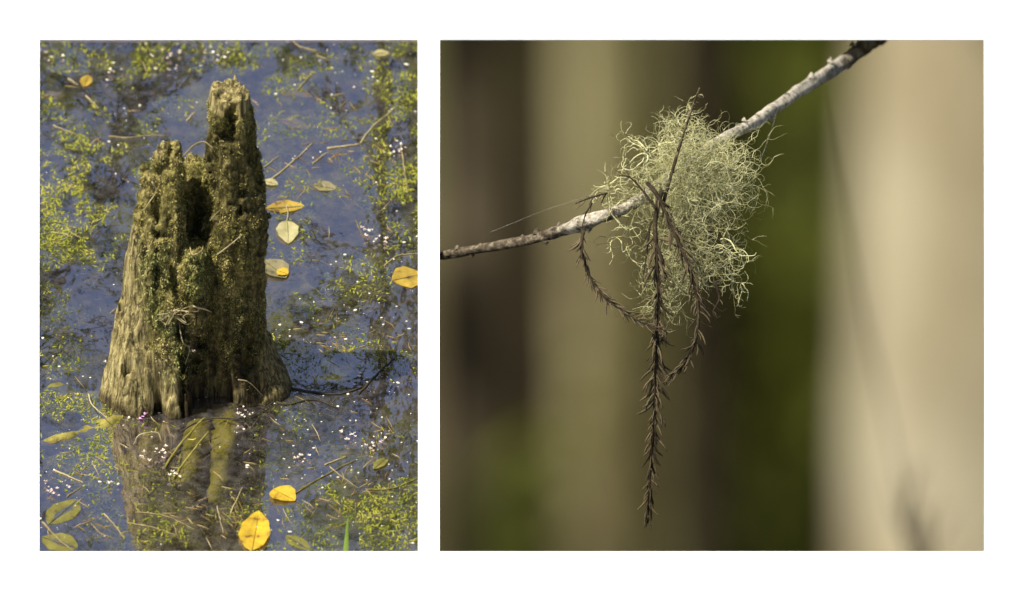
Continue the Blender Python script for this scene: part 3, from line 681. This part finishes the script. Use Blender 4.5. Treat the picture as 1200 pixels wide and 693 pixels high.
gb = MB()
c = G(406, 648, WZ)
for i in range(9):
    u = i/8; p = G(405 + 3*u, 648, WZ) + Vector((0, .02*u, .092*u)); w = .006 * (1-u)**.7 + .0004
    gb.add([p - XA*w, p + Vector((0, -.002, 0)), p + XA*w], [], .5)
    if i: b = i*3; gb.f += [(b-3, b-2, b+1, b), (b-2, b-1, b+2, b+1)]
o = gb.build('grass_blade', M_grass); o.data.transform(Matrix.Translation(-c)); o.location = c
tag(o, 'single bright green grass blade at the bottom edge of the pond', 'grass blade')

# white flecks of seed fluff: nobody could count them
def flecks():
    m = MB(); n = 0
    while n < 500:
        px, py = random.uniform(46, 490), random.uniform(46, 647)
        dens = .3 + .5 * float(noise(px*.012, py*.012, 0, 71)) + (.45 if (px > 320 and 340 < py < 560) else 0) + (.2 if py < 220 and px > 300 else 0) - (.25 if px < 120 and py < 260 else 0)
        if random.random() > dens: continue
        n += 1
        c = G(px, py, WZ + .0022); r = random.choice((.0007, .001, .0012, .0015, .0024)) * random.uniform(.7, 1.1); e = random.uniform(.8, 2.6); a = random.uniform(-.7, .7)
        vs = []
        for k in range(6):
            t = k/6*6.283; x, y = math.cos(t)*r*e, math.sin(t)*r*1.5
            x *= random.uniform(.4, 1.3)
            vs.append(c + Vector((x*math.cos(a)-y*math.sin(a), x*math.sin(a)+y*math.cos(a), 0)))
        vs.append(c + Vector((0, 0, r*.7)))
        m.add(vs, [(k, (k+1) % 6, 6) for k in range(6)], .5)
    tag(m.build('seed_fluff', M_fluff), 'white flecks of seed fluff strewn over the pond', kind='stuff')
flecks()

# water weeds just under the surface
def weeds(name, patches, m_, label, n, size, zr, emerge=.12):
    m = MB()
    tot = sum(p[4] for p in patches)
    for px, py, rx, ry, w, br in patches:
        for k in range(int(n * w / tot)):
            a, b = random.gauss(0, .5), random.gauss(0, .5)
            x, y = px + a*rx, py + b*ry
            if not (30 < x < 505 and 30 < y < 665): continue
            if 1.1*float(noise(x*.034, y*.04, 0, 81)) + .45*float(noise(x*.11, y*.14, 0, 82)) < -.22 + .3*random.random(): continue
            c = G(x, y, WZ - (random.uniform(*zr) if random.random() > emerge * br else -.0015)); 
            if not (PX0 < c.x < PX1 - .01 and PY0 < c.y < PY1): continue
            fib = random.random() < .6; L = size * (random.uniform(.8, 2.0) if fib else random.uniform(.4, .9)); wd = .09 if fib else .34; A = random.uniform(0, 6.28)
            d = Vector((math.cos(A), math.sin(A)*1.3, random.uniform(-.5, .1))); s = Vector((-math.sin(A), math.cos(A), random.uniform(-.25, .25))) * L * wd
            q0, q1 = c - d*L*.5, c + d*L*.5
            m.add([q0, c + s, q1, c - s], [(0, 1, 2, 3)], min(1, max(0, random.gauss(br, .18))))
    return tag(m.build(name, m_, smooth=False), label, kind='stuff')
weeds('pond_weed', [(85, 225, 85, 90, 12, .8), (60, 90, 50, 100, 7, .55), (170, 75, 60, 50, 5, .6), (110, 290, 80, 40, 4, .5), (70, 270, 50, 40, 3, .55), (265, 55, 60, 26, 2, .5),
                    (470, 120, 44, 170, 11, .6), (476, 225, 26, 60, 3, .7), (400, 100, 60, 40, 1, .5), (450, 605, 80, 80, 12, .6), (385, 600, 80, 60, 6, .5), (350, 395, 60, 50, 3, .4), (330, 500, 34, 50, 3, .35),
                    (90, 460, 80, 44, 6, .65), (105, 515, 70, 36, 6, .6), (420, 330, 40, 30, 1.2, .75), (225, 618, 100, 34, 5, .55), (130, 560, 80, 40, 2, .5), (65, 350, 40, 60, 2, .35), (320, 620, 60, 40, 2, .5), (150, 170, 80, 60, 6, .55), (350, 150, 80, 90, 5, .5), (300, 80, 60, 40, 3, .5), (340, 270, 40, 60, 2, .6), (400, 200, 80, 40, 3, .45), (430, 420, 70, 24, 3, .6)],
      M_weed, 'green water weed drifting under the pond surface', 150000, .0095, (.0005, .03))
def litter():
    m = MB()
    for px, py, rx, ry, n in [(255, 610, 60, 26, 130), (400, 405, 34, 14, 70), (440, 420, 30, 12, 60), (370, 190, 60, 30, 60), (430, 210, 40, 40, 60), (200, 620, 60, 20, 50), (420, 585, 60, 24, 60), (90, 620, 50, 30, 40), (100, 545, 50, 20, 30), (380, 180, 130, 120, 130), (260, 560, 300, 120, 160), (420, 400, 120, 40, 70), (90, 200, 90, 200, 90), (400, 520, 120, 100, 90)]:
        for k in range(n):
            x, y = random.gauss(px, rx*.5), random.gauss(py, ry*.5)
            if not (50 < x < 487 and 50 < y < 640): continue
            a = random.gauss(.35, .6); L = random.uniform(6, 20)
            p, q = G(x, y, WZ - random.uniform(.001, .02)), G(x + math.cos(a)*L, y + math.sin(a)*L, WZ - random.uniform(.001, .02))
            if q.x > PX1 - .02: continue
            if random.random() < .3: p.z = q.z = WZ + .001
            m.tube([p, p.lerp(q, .5) + Vector((random.gauss(0, .003), 0, 0)), q], [.0005, .0008, .0003], 4, random.random())
    tag(m.build('needle_litter', mat('rusty_straw', [(.2, (.12, .08, .02)), (.5, (.26, .18, .05)), (.8, (.45, .36, .18))], .8, 30, 3, bump=0, tone=.6)), 'rusty straw and needle litter sunk in the pond', kind='stuff')
litter()

# ------------------------------------------------------------------ trees whose branches and leaves the pond mirrors
def leafquad(m, c, L, tone, flat=.5):
    A = random.uniform(0, 6.28); d = Vector((math.cos(A), math.sin(A), random.uniform(-flat, flat))).normalized()
    s = d.cross(Vector((random.uniform(-.6, .6), random.uniform(-.6, .6), 1))).normalized() * L * .32
    m.add([c - d*L*.5, c + s - d*L*.08, c + d*L*.5, c - s - d*L*.08], [(0, 1, 2, 3)], tone)
def trunk_mesh(base, top, r0, r1, seed, sides=22, rings=30, flare=.5, bands=None):
    m = MB(); base, top = Vector(base), Vector(top); n = rings
    vs = []; fs = []; tt = []
    for i in range(n+1):
        u = i/n; c = base.lerp(top, u) + Vector((float(noise(u*4, 0, 0, seed)), float(noise(u*4, 5, 0, seed)), 0)) * r0 * .12
        r = (r0 + (r1-r0)*u) * (1 + flare * math.exp(-u*14))
        for k in range(sides):
            a = 6.2832*k/sides; q = r * (1 + min(.07, .008/r0)*float(noise(math.cos(a)*2, math.sin(a)*2, u*rings*.35, seed+1)))
            vs.append(c + Vector((math.cos(a)*q, math.sin(a)*q, 0))); tt.append(float(np.interp(c.z, bands[0], bands[1])) if bands else .5)
    for i in range(n):
        for k in range(sides): fs.append((i*sides+k, i*sides+(k+1) % sides, (i+1)*sides+(k+1) % sides, (i+1)*sides+k))
    fs.append(tuple(n*sides+k for k in range(sides)))
    m.add(vs, fs, tt); return m
def MZ(px, py, Y):                           # where a mirrored point stands in the vertical plane y = Y
    w = G(px, py, WZ); s = (Y - w.y) / CT
    return Vector((w.x, Y, WZ + ST * s))
def mirrored_tree(px, Y, r, ztop, limbs, clumps, label, seed, leafL=.034):
    x = (px - 600) * U; zb = float(ground_z(np.array(x), np.array(Y)))
    t = thing('overhanging_tree', label, 'tree', Vector((x, Y, zb)), 'trees mirrored in the pond')
    trunk_mesh((x, Y, zb - .1), (x, Y, ztop), r*1.6, r*.7, seed).build('trunk', MB_dark, t)
    for pts, r0 in limbs:
        q = spline([MZ(a, b, Y + (c if c else 0)) for a, b, c in pts], 16)
        mb = MB(); mb.tube(q, list(np.linspace(r0*U*1.5, r0*U*.55, 16)), 7, .4); mb.build('limb', MB_dark, t)
    m = MB()
    for a, b, ra, rb, n, tone in clumps:
        for k in range(n):
            gx_, gy_ = random.gauss(0, .5), random.gauss(0, .5)
            if float(noise((a+gx_*ra)*.05, (b+gy_*rb)*.05, 0, 90)) < -.25: continue
            c = MZ(a + gx_*ra, b + gy_*rb, Y + random.gauss(0, .12))
            leafquad(m, c, leafL*random.uniform(.6, 1.3), min(1, max(0, random.gauss(tone, .22))))
    m.build('crown', M_leafy, t, smooth=False)
    return t
mirrored_tree(447, 2.25, .026, 2.9, [
    ([(447, 330, 0), (400, 362, -.05), (345, 392, -.1), (300, 402, -.1)], 9), ([(447, 440, 0), (410, 455, 0), (350, 460, .1), (310, 452, .1)], 5),
    ([(447, 300, 0), (390, 285, .1), (345, 262, .1), (320, 262, .1)], 4), ([(400, 285, .1), (370, 302, .1), (330, 318, .1)], 2.5), ([(447, 290, 0), (480, 270, 0), (470, 150, .1)], 5),
    ([(447, 470, 0), (400, 480, 0), (330, 470, .1)], 4), ([(410, 455, 0), (380, 500, 0), (350, 560, .05)], 3), ([(447, 180, 0), (410, 150, .1), (395, 120, .1), (380, 46, .1)], 4), ([(395, 120, 0), (360, 100, .1), (330, 60, .1)], 2.5), ([(447, 560, 0), (420, 590, 0), (380, 610, .1)], 4)],
    [(480, 110, 40, 200, 420, .5), (465, 60, 60, 40, 160, .5), (450, 600, 90, 90, 420, .45), (350, 385, 70, 50, 160, .4), (330, 500, 40, 70, 150, .35), (425, 330, 40, 30, 60, .6), (390, 470, 60, 60, 70, .4), (480, 240, 26, 60, 90, .5), (380, 600, 50, 40, 60, .4), (330, 60, 60, 30, 100, .4)],
    'slim dark tree mirrored in the pond right of the stump', 101)
mirrored_tree(486, 2.6, .02, 3.2, [([(486, 470, 0), (460, 520, 0), (430, 600, 0)], 4)], [(470, 560, 60, 80, 80, .4)], 'thin dark trunk mirrored along the right edge of the pond', 103)
mirrored_tree(22, 2.4, .03, 3.0, [
    ([(22, 400, 0), (110, 250, 0), (150, 130, .1), (175, 70, .1)], 6), ([(22, 150, 0), (92, 100, 0), (130, 62, .1)], 4), ([(120, 240, 0), (150, 190, .1), (165, 100, .1)], 3), ([(100, 110, 0), (130, 150, 0), (160, 170, .1)], 3),
    ([(22, 420, 0), (130, 380, .1), (180, 420, .1)], 4), ([(150, 130, 0), (220, 90, .1), (270, 60, .1)], 4)],
    [(66, 80, 50, 90, 300, .4), (172, 72, 60, 60, 260, .5), (80, 230, 90, 110, 420, .55), (110, 290, 90, 50, 220, .45), (265, 52, 60, 24, 130, .45), (60, 350, 40, 80, 120, .35), (80, 440, 60, 60, 140, .4), (80, 620, 80, 40, 60, .35), (150, 190, 70, 60, 120, .45)],
    'leafy tree mirrored in the pond left of the stump', 105)

# ------------------------------------------------------------------ the branch across the right opening
def bp(px, py, off=0.0):                     # depth of the branch along its length
    d = np.interp(px, [500, 515, 700, 840, 930, 1000, 1028, 1062], [.225, .19, -.1, .0, .46, .96, 1.06, 1.22])
    return P(px, py, float(d) + off)
BR = [(470, 310), (515, 300), (570, 290), (620, 281), (665, 268), (700, 256), (740, 240), (790, 205), (840, 167), (880, 147), (915, 122), (950, 98), (985, 76), (1010, 57), (1030, 44), (1062, 22)]
branch = thing('bare_branch', 'thin bare branch crossing the opening, brown on the left and whitish on the right', 'branch', bp(515, 300))
def make_branch():
    n = 150; q = spline([bp(*p) for p in BR], n)
    pxs = [p.x / U + 600 for p in q]
    rad = np.interp(pxs, [470, 515, 620, 690, 720, 800, 850, 900, 950, 1000, 1060], [4.8, 5.2, 5.8, 8.0, 7.4, 6, 6, 6.9, 7.5, 8.8, 9.8]) * U
    tone = np.interp(pxs, [470, 640, 675, 730, 840, 980, 1010, 1060], [.05, .14, .7, .6, .78, .66, .4, .3])
    sides = 16; vs = []; ref = None; tt = []
    for i in range(n):
        t = (q[min(i+1, n-1)] - q[max(i-1, 0)]).normalized()
        a0 = (UA - t*UA.dot(t)).normalized(); b0 = t.cross(a0)
        for k in range(sides):
            a = 6.2832*k/sides
            nz = 1 + .24*float(noise(i*.23, math.cos(a)*1.2, math.sin(a)*1.2, 201)) + .17*float(noise(i*.8, math.cos(a)*2.5, math.sin(a)*2.5, 202))
            vs.append(q[i] + (a0*math.cos(a) + b0*math.sin(a)) * rad[i] * nz); tt.append(float(tone[i]))
    fs = [(i*sides+k, i*sides+(k+1) % sides, (i+1)*sides+(k+1) % sides, (i+1)*sides+k) for i in range(n-1) for k in range(sides)]
    fs += [tuple(range(sides)), tuple((n-1)*sides+k for k in range(sides))]
    m = MB(); m.add(vs, fs, tt); m.build('wood', M_branch, branch)
    for px, py, up, r in [(525, 297, 1, 4), (536, 290, 1, 3.5), (553, 300, -1, 3), (563, 287, 1, 3), (612, 278, 1, 4), (629, 271, 1, 5), (655, 263, 1, 3), (640, 285, -1, 3), (676, 258, 1, 4), (690, 270, -1, 4), (872, 140, 1, 3), (905, 140, -1, 4), (951, 88, 1, 4), (973, 70, 1, 4), (995, 78, -1, 5), (1000, 52, 1, 4), (935, 110, -1, 4)]:
        c = bp(px, py, -.004); mb = MB(); vs = []; fs = []
        for i in range(5):
            u = i/4
            for k in range(7):
                a = 6.2832*k/7; w = r*U*math.cos(u*1.45) * (1 + .3*random.uniform(-1, 1))
                vs.append(c + XA*math.cos(a)*w + FA*math.sin(a)*w + UA*up*(u-.45)*r*1.5*U)
        for i in range(4):
            for k in range(7): fs.append((i*7+k, i*7+(k+1) % 7, (i+1)*7+(k+1) % 7, (i+1)*7+k))
        fs.append(tuple(28+k for k in range(7)))
        mb.add(vs, fs, .3 if px < 670 else .65); mb.build('bud', M_branch, branch)
make_branch()

# beard lichen: branching, curling strands
def lichen():
    o = thing('beard_lichen', 'pale green tuft of stringy beard lichen clinging to the branch', 'lichen', bp(790, 215))
    rng = random.Random(5)
    d0 = -.08
    def strand(m, p, ang, dz, L, r, curl, depth=0):
        n = max(6, int(L / 3.6)); pts = [p]; w = rng.uniform(-curl, curl)
        x, y, d = p
        for i in range(n):
            w = w*.8 + rng.gauss(0, curl*.55)
            ang += w + rng.gauss(0, .22); dz = dz*.9 + rng.gauss(0, .28)
            st = L/n
            x += math.cos(ang)*st; y -= math.sin(ang)*st - st*.06; d += dz*st*U
            pts.append((x, y, d))
            if depth < 2 and i > 1 and rng.random() < (.22 if depth == 0 else .12):
                strand(m, (x, y, d), ang + rng.choice((-1, 1))*rng.uniform(.5, 1.1), dz + rng.gauss(0, .4), L*rng.uniform(.25, .55), r*.72, curl, depth+1)
        k = len(pts)
        m.tube([P(*q) for q in pts], [r*U*(1 - .65*i/(k-1)) for i in range(k)], 3, min(1, max(-.2, rng.gauss(.5, .34))), cap=False)
    def lobe(name, cx, cy, sx, sy, n, L, out, down, label=None, r=.33, curl=.4, m=None):
        own = m is None; m = MB() if own else m
        for k in range(n):
            gx_, gy_ = max(-1, min(1, rng.gauss(0, .55))), max(-1, min(1, rng.gauss(0, .55)))
            px, py = cx + gx_*sx, cy + gy_*sy
            a = math.atan2(-gy_*sy, gx_*sx)
            ang = a + rng.gauss(0, 1.0/out)
            ux, uy = math.cos(ang), math.sin(ang) - down
            ang = math.atan2(uy, ux)
            dd = d0 + rng.gauss(0, .035)
            strand(m, (px, py, dd), ang, rng.gauss(0, .6), L*rng.uniform(.4, 1.15), r*rng.choice((.55, .7, .9, 1.1, 1.4)), curl)
        if own: tag(m.build(name, M_lichen, o), label)
    lobe('strands', 804, 206, 36, 38, 640, 46, .8, .1)
    lobe('strands', 836, 204, 26, 34, 270, 56, 1.2, .1)
    lobe('strands', 758, 228, 24, 20, 90, 40, 1.0, .1)
    lobe('strands', 800, 160, 16, 26, 126, 30, 1.0, -.2)
    lobe('strands', 800, 292, 30, 34, 200, 52, .9, .8)
    wisps = MB()
    lobe('strands', 782, 342, 18, 26, 60, 44, .8, 1.0, m=wisps)
    lobe('strands', 850, 296, 16, 34, 26, 46, .9, .8, r=.8, m=wisps)
    lobe('strands', 732, 275, 14, 26, 14, 44, .9, .6, r=.75, m=wisps)
    lobe('strands', 758, 180, 24, 12, 18, 40, 1.0, -.2, r=.75, m=wisps)
    lobe('strands', 865, 330, 8, 14, 16, 22, .9, 1.0, r=.7, m=wisps)
    lobe('strands', 714, 225, 12, 12, 26, 30, 1.0, .0, r=.8, m=wisps)
    wisps.build('wisps', M_lichen, o)
lichen()

# dead sprigs of cypress needles caught in the lichen
def needle_mesh(seed):
    r = random.Random(seed); m = MB(); n = 7; vs = []; fs = []
    bend = r.uniform(-.16, .12)
    for i in range(n):
        u = i/(n-1); w = .058 * math.sin(math.pi*min(.98, .1 + u*.88))**.6; 
        for k in range(5):
            a = 6.2832*k/5; vs.append((u, bend*math.sin(u*3.1) + math.cos(a)*w, math.sin(a)*w*.6 + r.uniform(-.01, .01)))
    for i in range(n-1):
        for k in range(5): fs.append((i*5+k, i*5+(k+1) % 5, (i+1)*5+(k+1) % 5, (i+1)*5+k))
    fs += [tuple(range(5))[::-1], tuple((n-1)*5+k for k in range(5))]
    m.add(vs, fs, r.uniform(.1, .9)); return m.mesh('needle', M_sprig)
NEEDLES = [needle_mesh(k) for k in range(8)]
def sprig(pts, r, step, nl, spread, label, tone=.4, start=0.0, both=True, tipl=.6, name='dead_cypress_sprig'):
    q0 = [P(*p) for p in pts]; n = max(20, len(pts)*8); q = spline(q0, n)
    o = thing(name, label, 'dead sprig', q0[0], 'dead sprigs caught in the lichen')
    m = MB(); m.tube(q, [r*U*(1 - .6*i/(n-1)) * random.uniform(.85, 1.2) for i in range(n)], 7, tone); m.build('stem', M_sprig, o)
    length = sum((q[i+1]-q[i]).length for i in range(n-1)) / U
    cnt = int(length*(1-start) / step); side = 1
    for k in range(cnt):
        u = start + (1-start)*(k+random.uniform(-.3, .3))/cnt; u = min(.995, max(0, u))
        i = min(n-2, int(u*(n-1))); c = q[i].lerp(q[i+1], u*(n-1)-i); t = (q[i+1]-q[i]).normalized()
        side = -side if random.random() < .85 else side
        az = random.gauss(-.25, .5); lat = (t.cross(FA)).normalized()*side*math.cos(az) + FA*math.sin(az)
        sp = math.radians(max(4, random.gauss(spread, 15))); d = (t*math.cos(sp) + lat*math.sin(sp)).normalized()
        L = nl * U * random.uniform(.55, 1.25) * (1 - (1-tipl)*u)
        if random.random() < .08: continue
        w = (t - d*t.dot(d)); w = w.normalized() if w.length > 1e-4 else d.orthogonal().normalized()
        R = Matrix((d, w, d.cross(w))).transposed().to_4x4()
        ob = bpy.data.objects.new('needle', random.choice(NEEDLES)); COL.objects.link(ob); ob.parent = o
        ob.matrix_local = Matrix.Translation(c - o.location) @ R @ Matrix.Diagonal((L, L*random.uniform(.8, 1.15), L, 1))
    return o
FD = -.2
sprig([(776, 222, FD), (768, 260, FD), (770, 310, FD), (772, 360, FD+.02), (770, 400, FD+.03), (768, 450, FD+.06), (766, 500, FD+.09), (762, 550, FD+.13), (759, 613, FD+.18)], 2.9, 1.5, 30, 21, 'longest dead brown needle sprig, hanging straight down below the lichen', start=.16)
sprig([(758, 214, FD-.01), (772, 232, FD-.02), (790, 272, FD-.02), (806, 310, FD-.02), (817, 350, FD), (817, 390, FD), (806, 420, FD+.02), (787, 443, FD+.03)], 2.8, 1.6, 26, 19, 'dead brown needle sprig arching down right and hooking back left', start=.12)
sprig([(684, 268, FD+.03), (682, 290, FD), (690, 322, FD), (706, 346, FD), (730, 365, FD), (752, 378, FD), (771, 386, FD)], 2.3, 1.7, 23, 20, 'dead brown needle sprig curving from the branch down to the middle sprig', start=.04)
sprig([(712, 226, FD), (698, 230, FD), (686, 234, FD), (674, 239, FD-.01)], 1.4, 5.0, 15, 34, 'short dead needle tip poking left above the branch', name='dead_needle_tip')
sprig([(694, 238, FD), (686, 252, FD), (682, 268, FD+.02)], 1.1, 9, 11, 30, 'tiny dead needle tip dropping to the branch on the left', name='dead_needle_tip')
sprig([(768, 244, FD-.02), (752, 222, FD-.02), (738, 208, FD-.02), (726, 206, FD-.02)], 1.6, 6.5, 16, 36, 'short dead needle tip at the upper left of the lichen', name='dead_needle_tip')
sprig([(776, 242, FD+.01), (788, 200, FD+.01), (800, 160, FD+.01), (812, 124, FD+.01), (820, 103, FD)], 2.3, 22, 12, 40, 'dead brown twig standing up out of the top of the lichen', start=.2, tone=.6)
sprig([(838, 330, FD+.03), (843, 350, FD+.03), (836, 366, FD+.03), (842, 375, FD+.03)], 1.8, 6, 11, 50, 'small dark crumpled needle bit at the lower right of the lichen', tone=.2, name='dead_needle_tip')
sprig([(762, 262, FD), (757, 300, FD), (753, 330, FD)], 1.3, 7, 20, 20, 'thin dead sprig close left of the longest sprig', start=.1, name='dead_needle_tip')

def thread(pts, label):
    q = spline([P(*p) for p in pts], 20); m = MB(); m.tube(q, .00012, 4, .5)
    o = m.build('spider_thread', M_thread); c = q[0]; o.data.transform(Matrix.Translation(-c)); o.location = c
    tag(o, label, 'spider thread', 'spider threads by the branch')
thread([(575, 272, .09), (600, 262, .05), (640, 246, .03), (712, 222, .02)], 'faint spider thread above the left end of the branch')
thread([(877, 212, .1), (890, 190, .15), (905, 150, .25), (910, 128, .33)], 'faint spider thread between the lichen and the right branch')

# ------------------------------------------------------------------ the wood below, far out of focus
def far_tree(px0, px1, Y, m_, label, seed, bands=None, lean=0.0, crownn=420):
    x = ((px0+px1)/2 - 600) * U; r = (px1-px0) * U / 2
    zb = float(ground_z(np.array(x), np.array(Y))); zt = zb + 13 + random.uniform(-1, 1)
    t = thing('forest_tree', label, 'tree', Vector((x, Y, zb)), 'trees of the wood beyond the opening')
    zv = -Y * ST / CT                          # height at which the lens sees this trunk
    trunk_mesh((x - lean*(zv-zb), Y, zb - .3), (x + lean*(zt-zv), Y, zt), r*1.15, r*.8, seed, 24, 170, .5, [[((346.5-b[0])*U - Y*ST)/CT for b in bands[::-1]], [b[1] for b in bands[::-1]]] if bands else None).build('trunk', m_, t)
    m = MB()
    for k in range(5):
        a = k*1.3 + seed; z = zt - random.uniform(.3, 3.2); L = random.uniform(.5, 1.0)
        b = Vector((x, Y, z)); e = b + Vector((math.cos(a)*L, math.sin(a)*L, L*.7))
        mb = MB(); mb.tube(spline([b, b.lerp(e, .5) + Vector((0, 0, .2)), e], 8), list(np.linspace(r*.35, r*.1, 8)), 7, .5); mb.build('limb', m_, t)
        for j in range(crownn // 5):
            c = b.lerp(e, random.uniform(.4, 1.15)) + Vector((random.gauss(0, .25), random.gauss(0, .25), random.gauss(0, .3)))
            leafquad(m, c, random.uniform(.12, .25), random.random())
    m.build('crown', M_leafy, t, smooth=False)
far_tree(497, 520, 29, MB_dark, 'narrow dark trunk at the left edge of the wood', 301)
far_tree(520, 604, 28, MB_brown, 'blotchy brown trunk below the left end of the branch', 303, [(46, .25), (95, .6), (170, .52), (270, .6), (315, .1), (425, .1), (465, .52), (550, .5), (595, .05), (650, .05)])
far_tree(600, 662, 28.6, MB_dark, 'dark slim trunk between the blotchy and the olive cream trunk', 305)
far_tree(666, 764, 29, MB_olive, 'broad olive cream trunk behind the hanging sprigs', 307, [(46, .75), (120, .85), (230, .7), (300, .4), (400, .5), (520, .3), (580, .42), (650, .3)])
far_tree(782, 880, 31, MB_dark, 'broad dark trunk right of the lichen', 309)
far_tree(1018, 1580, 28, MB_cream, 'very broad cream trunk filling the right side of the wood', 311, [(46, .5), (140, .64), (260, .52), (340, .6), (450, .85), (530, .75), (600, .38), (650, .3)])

def shrub(px, py, D, rad, n, label, seed):
    c = P(px, py, D); zb = float(ground_z(np.array(c.x), np.array(c.y)))
    t = thing('shrub', label, 'shrub', Vector((c.x, c.y, zb)), 'shrubs of the wood floor')
    m = MB(); top = c.z
    for k in range(6):
        e = c + Vector((random.gauss(0, rad*.6), random.gauss(0, rad*.5), random.gauss(0, rad*.8)))
        mb = MB(); mb.tube(spline([Vector((c.x + random.gauss(0, .05), c.y, zb)), Vector((c.x, c.y, zb)).lerp(e, .55) + Vector((random.gauss(0, .1), 0, 0)), e], 8), list(np.linspace(.02, .006, 8)), 6, .4); mb.build('stem', MB_dark, t)
    for k in range(n):
        q = c + Vector((random.gauss(0, rad*.55), random.gauss(0, rad*.5), random.gauss(0, rad*1.25)))
        if q.z < zb: continue
        leafquad(m, q, random.uniform(.05, .11), random.random(), .8)
    m.build('foliage', M_shrub, t, smooth=False)
shrub(940, 150, 41, .34, 2200, 'tall bright green shrub in the gap beside the cream trunks', 1)
shrub(935, 520, 40, .32, 1900, 'lower green shrub in the gap right of the dark trunk', 2)
shrub(628, 640, 33.6, .12, 150, 'low olive green shrub left of the broad olive cream trunk', 3)
def sapling():
    pts = [P(1092, 760, 13.2), P(1068, 640, 12.9), P(1046, 520, 12.6), P(1018, 380, 12.3), P(1003, 260, 12.1), P(991, 170, 12.0), P(984, 105, 12.0)]
    b = pts[0]; zb = float(ground_z(np.array(b.x), np.array(b.y))); base = Vector((b.x + .05, b.y, zb))
    t = thing('sapling', 'thin curved dark sapling out of focus in front of the broad cream trunk', 'sapling', base)
    q = spline([base] + pts, 40); m = MB(); m.tube(q, list(np.linspace(.006, .002, 40)), 8, .4); m.build('trunk', MB_brown, t)
    for px, py, d, ex, ey in [(1068, 640, 12.9, 1040, 560), (1075, 670, 13.0, 1100, 575), (1062, 610, 12.85, 1085, 540), (1072, 660, 12.95, 1056, 560), (1078, 690, 13.05, 1118, 600), (1064, 620, 12.9, 1074, 540)]:
        m = MB(); m.tube(spline([P(px, py, d), P((px+ex)/2 - 4, (py+ey)/2, d), P(ex, ey, d + .1)], 10), list(np.linspace(.008, .002, 10)), 6, .4); m.build('limb', MB_brown, t)
sapling()

def far_wood():                              # the wood goes on to either side
    m = MB()
    for k in range(46):
        x = random.choice((random.uniform(-16, -8.5), random.uniform(3.4, 15))); y = random.uniform(25, 46); r = random.uniform(.07, .22)
        zb = float(ground_z(np.array(x), np.array(y))); q = [Vector((x + random.gauss(0, .1)*i, y, zb - .2 + i*2.2)) for i in range(7)]
        m.tube(q, list(np.linspace(r*1.2, r*.5, 7)), 10, random.random())
        for i in range(40):
            leafquad(m, q[-1] + Vector((random.gauss(0, .6), random.gauss(0, .6), random.gauss(-.6, .9))), random.uniform(.2, .4), random.random())
    tag(m.build('far_wood', MB_brown), 'rest of the brown wood going on to either side', kind='stuff')
far_wood()
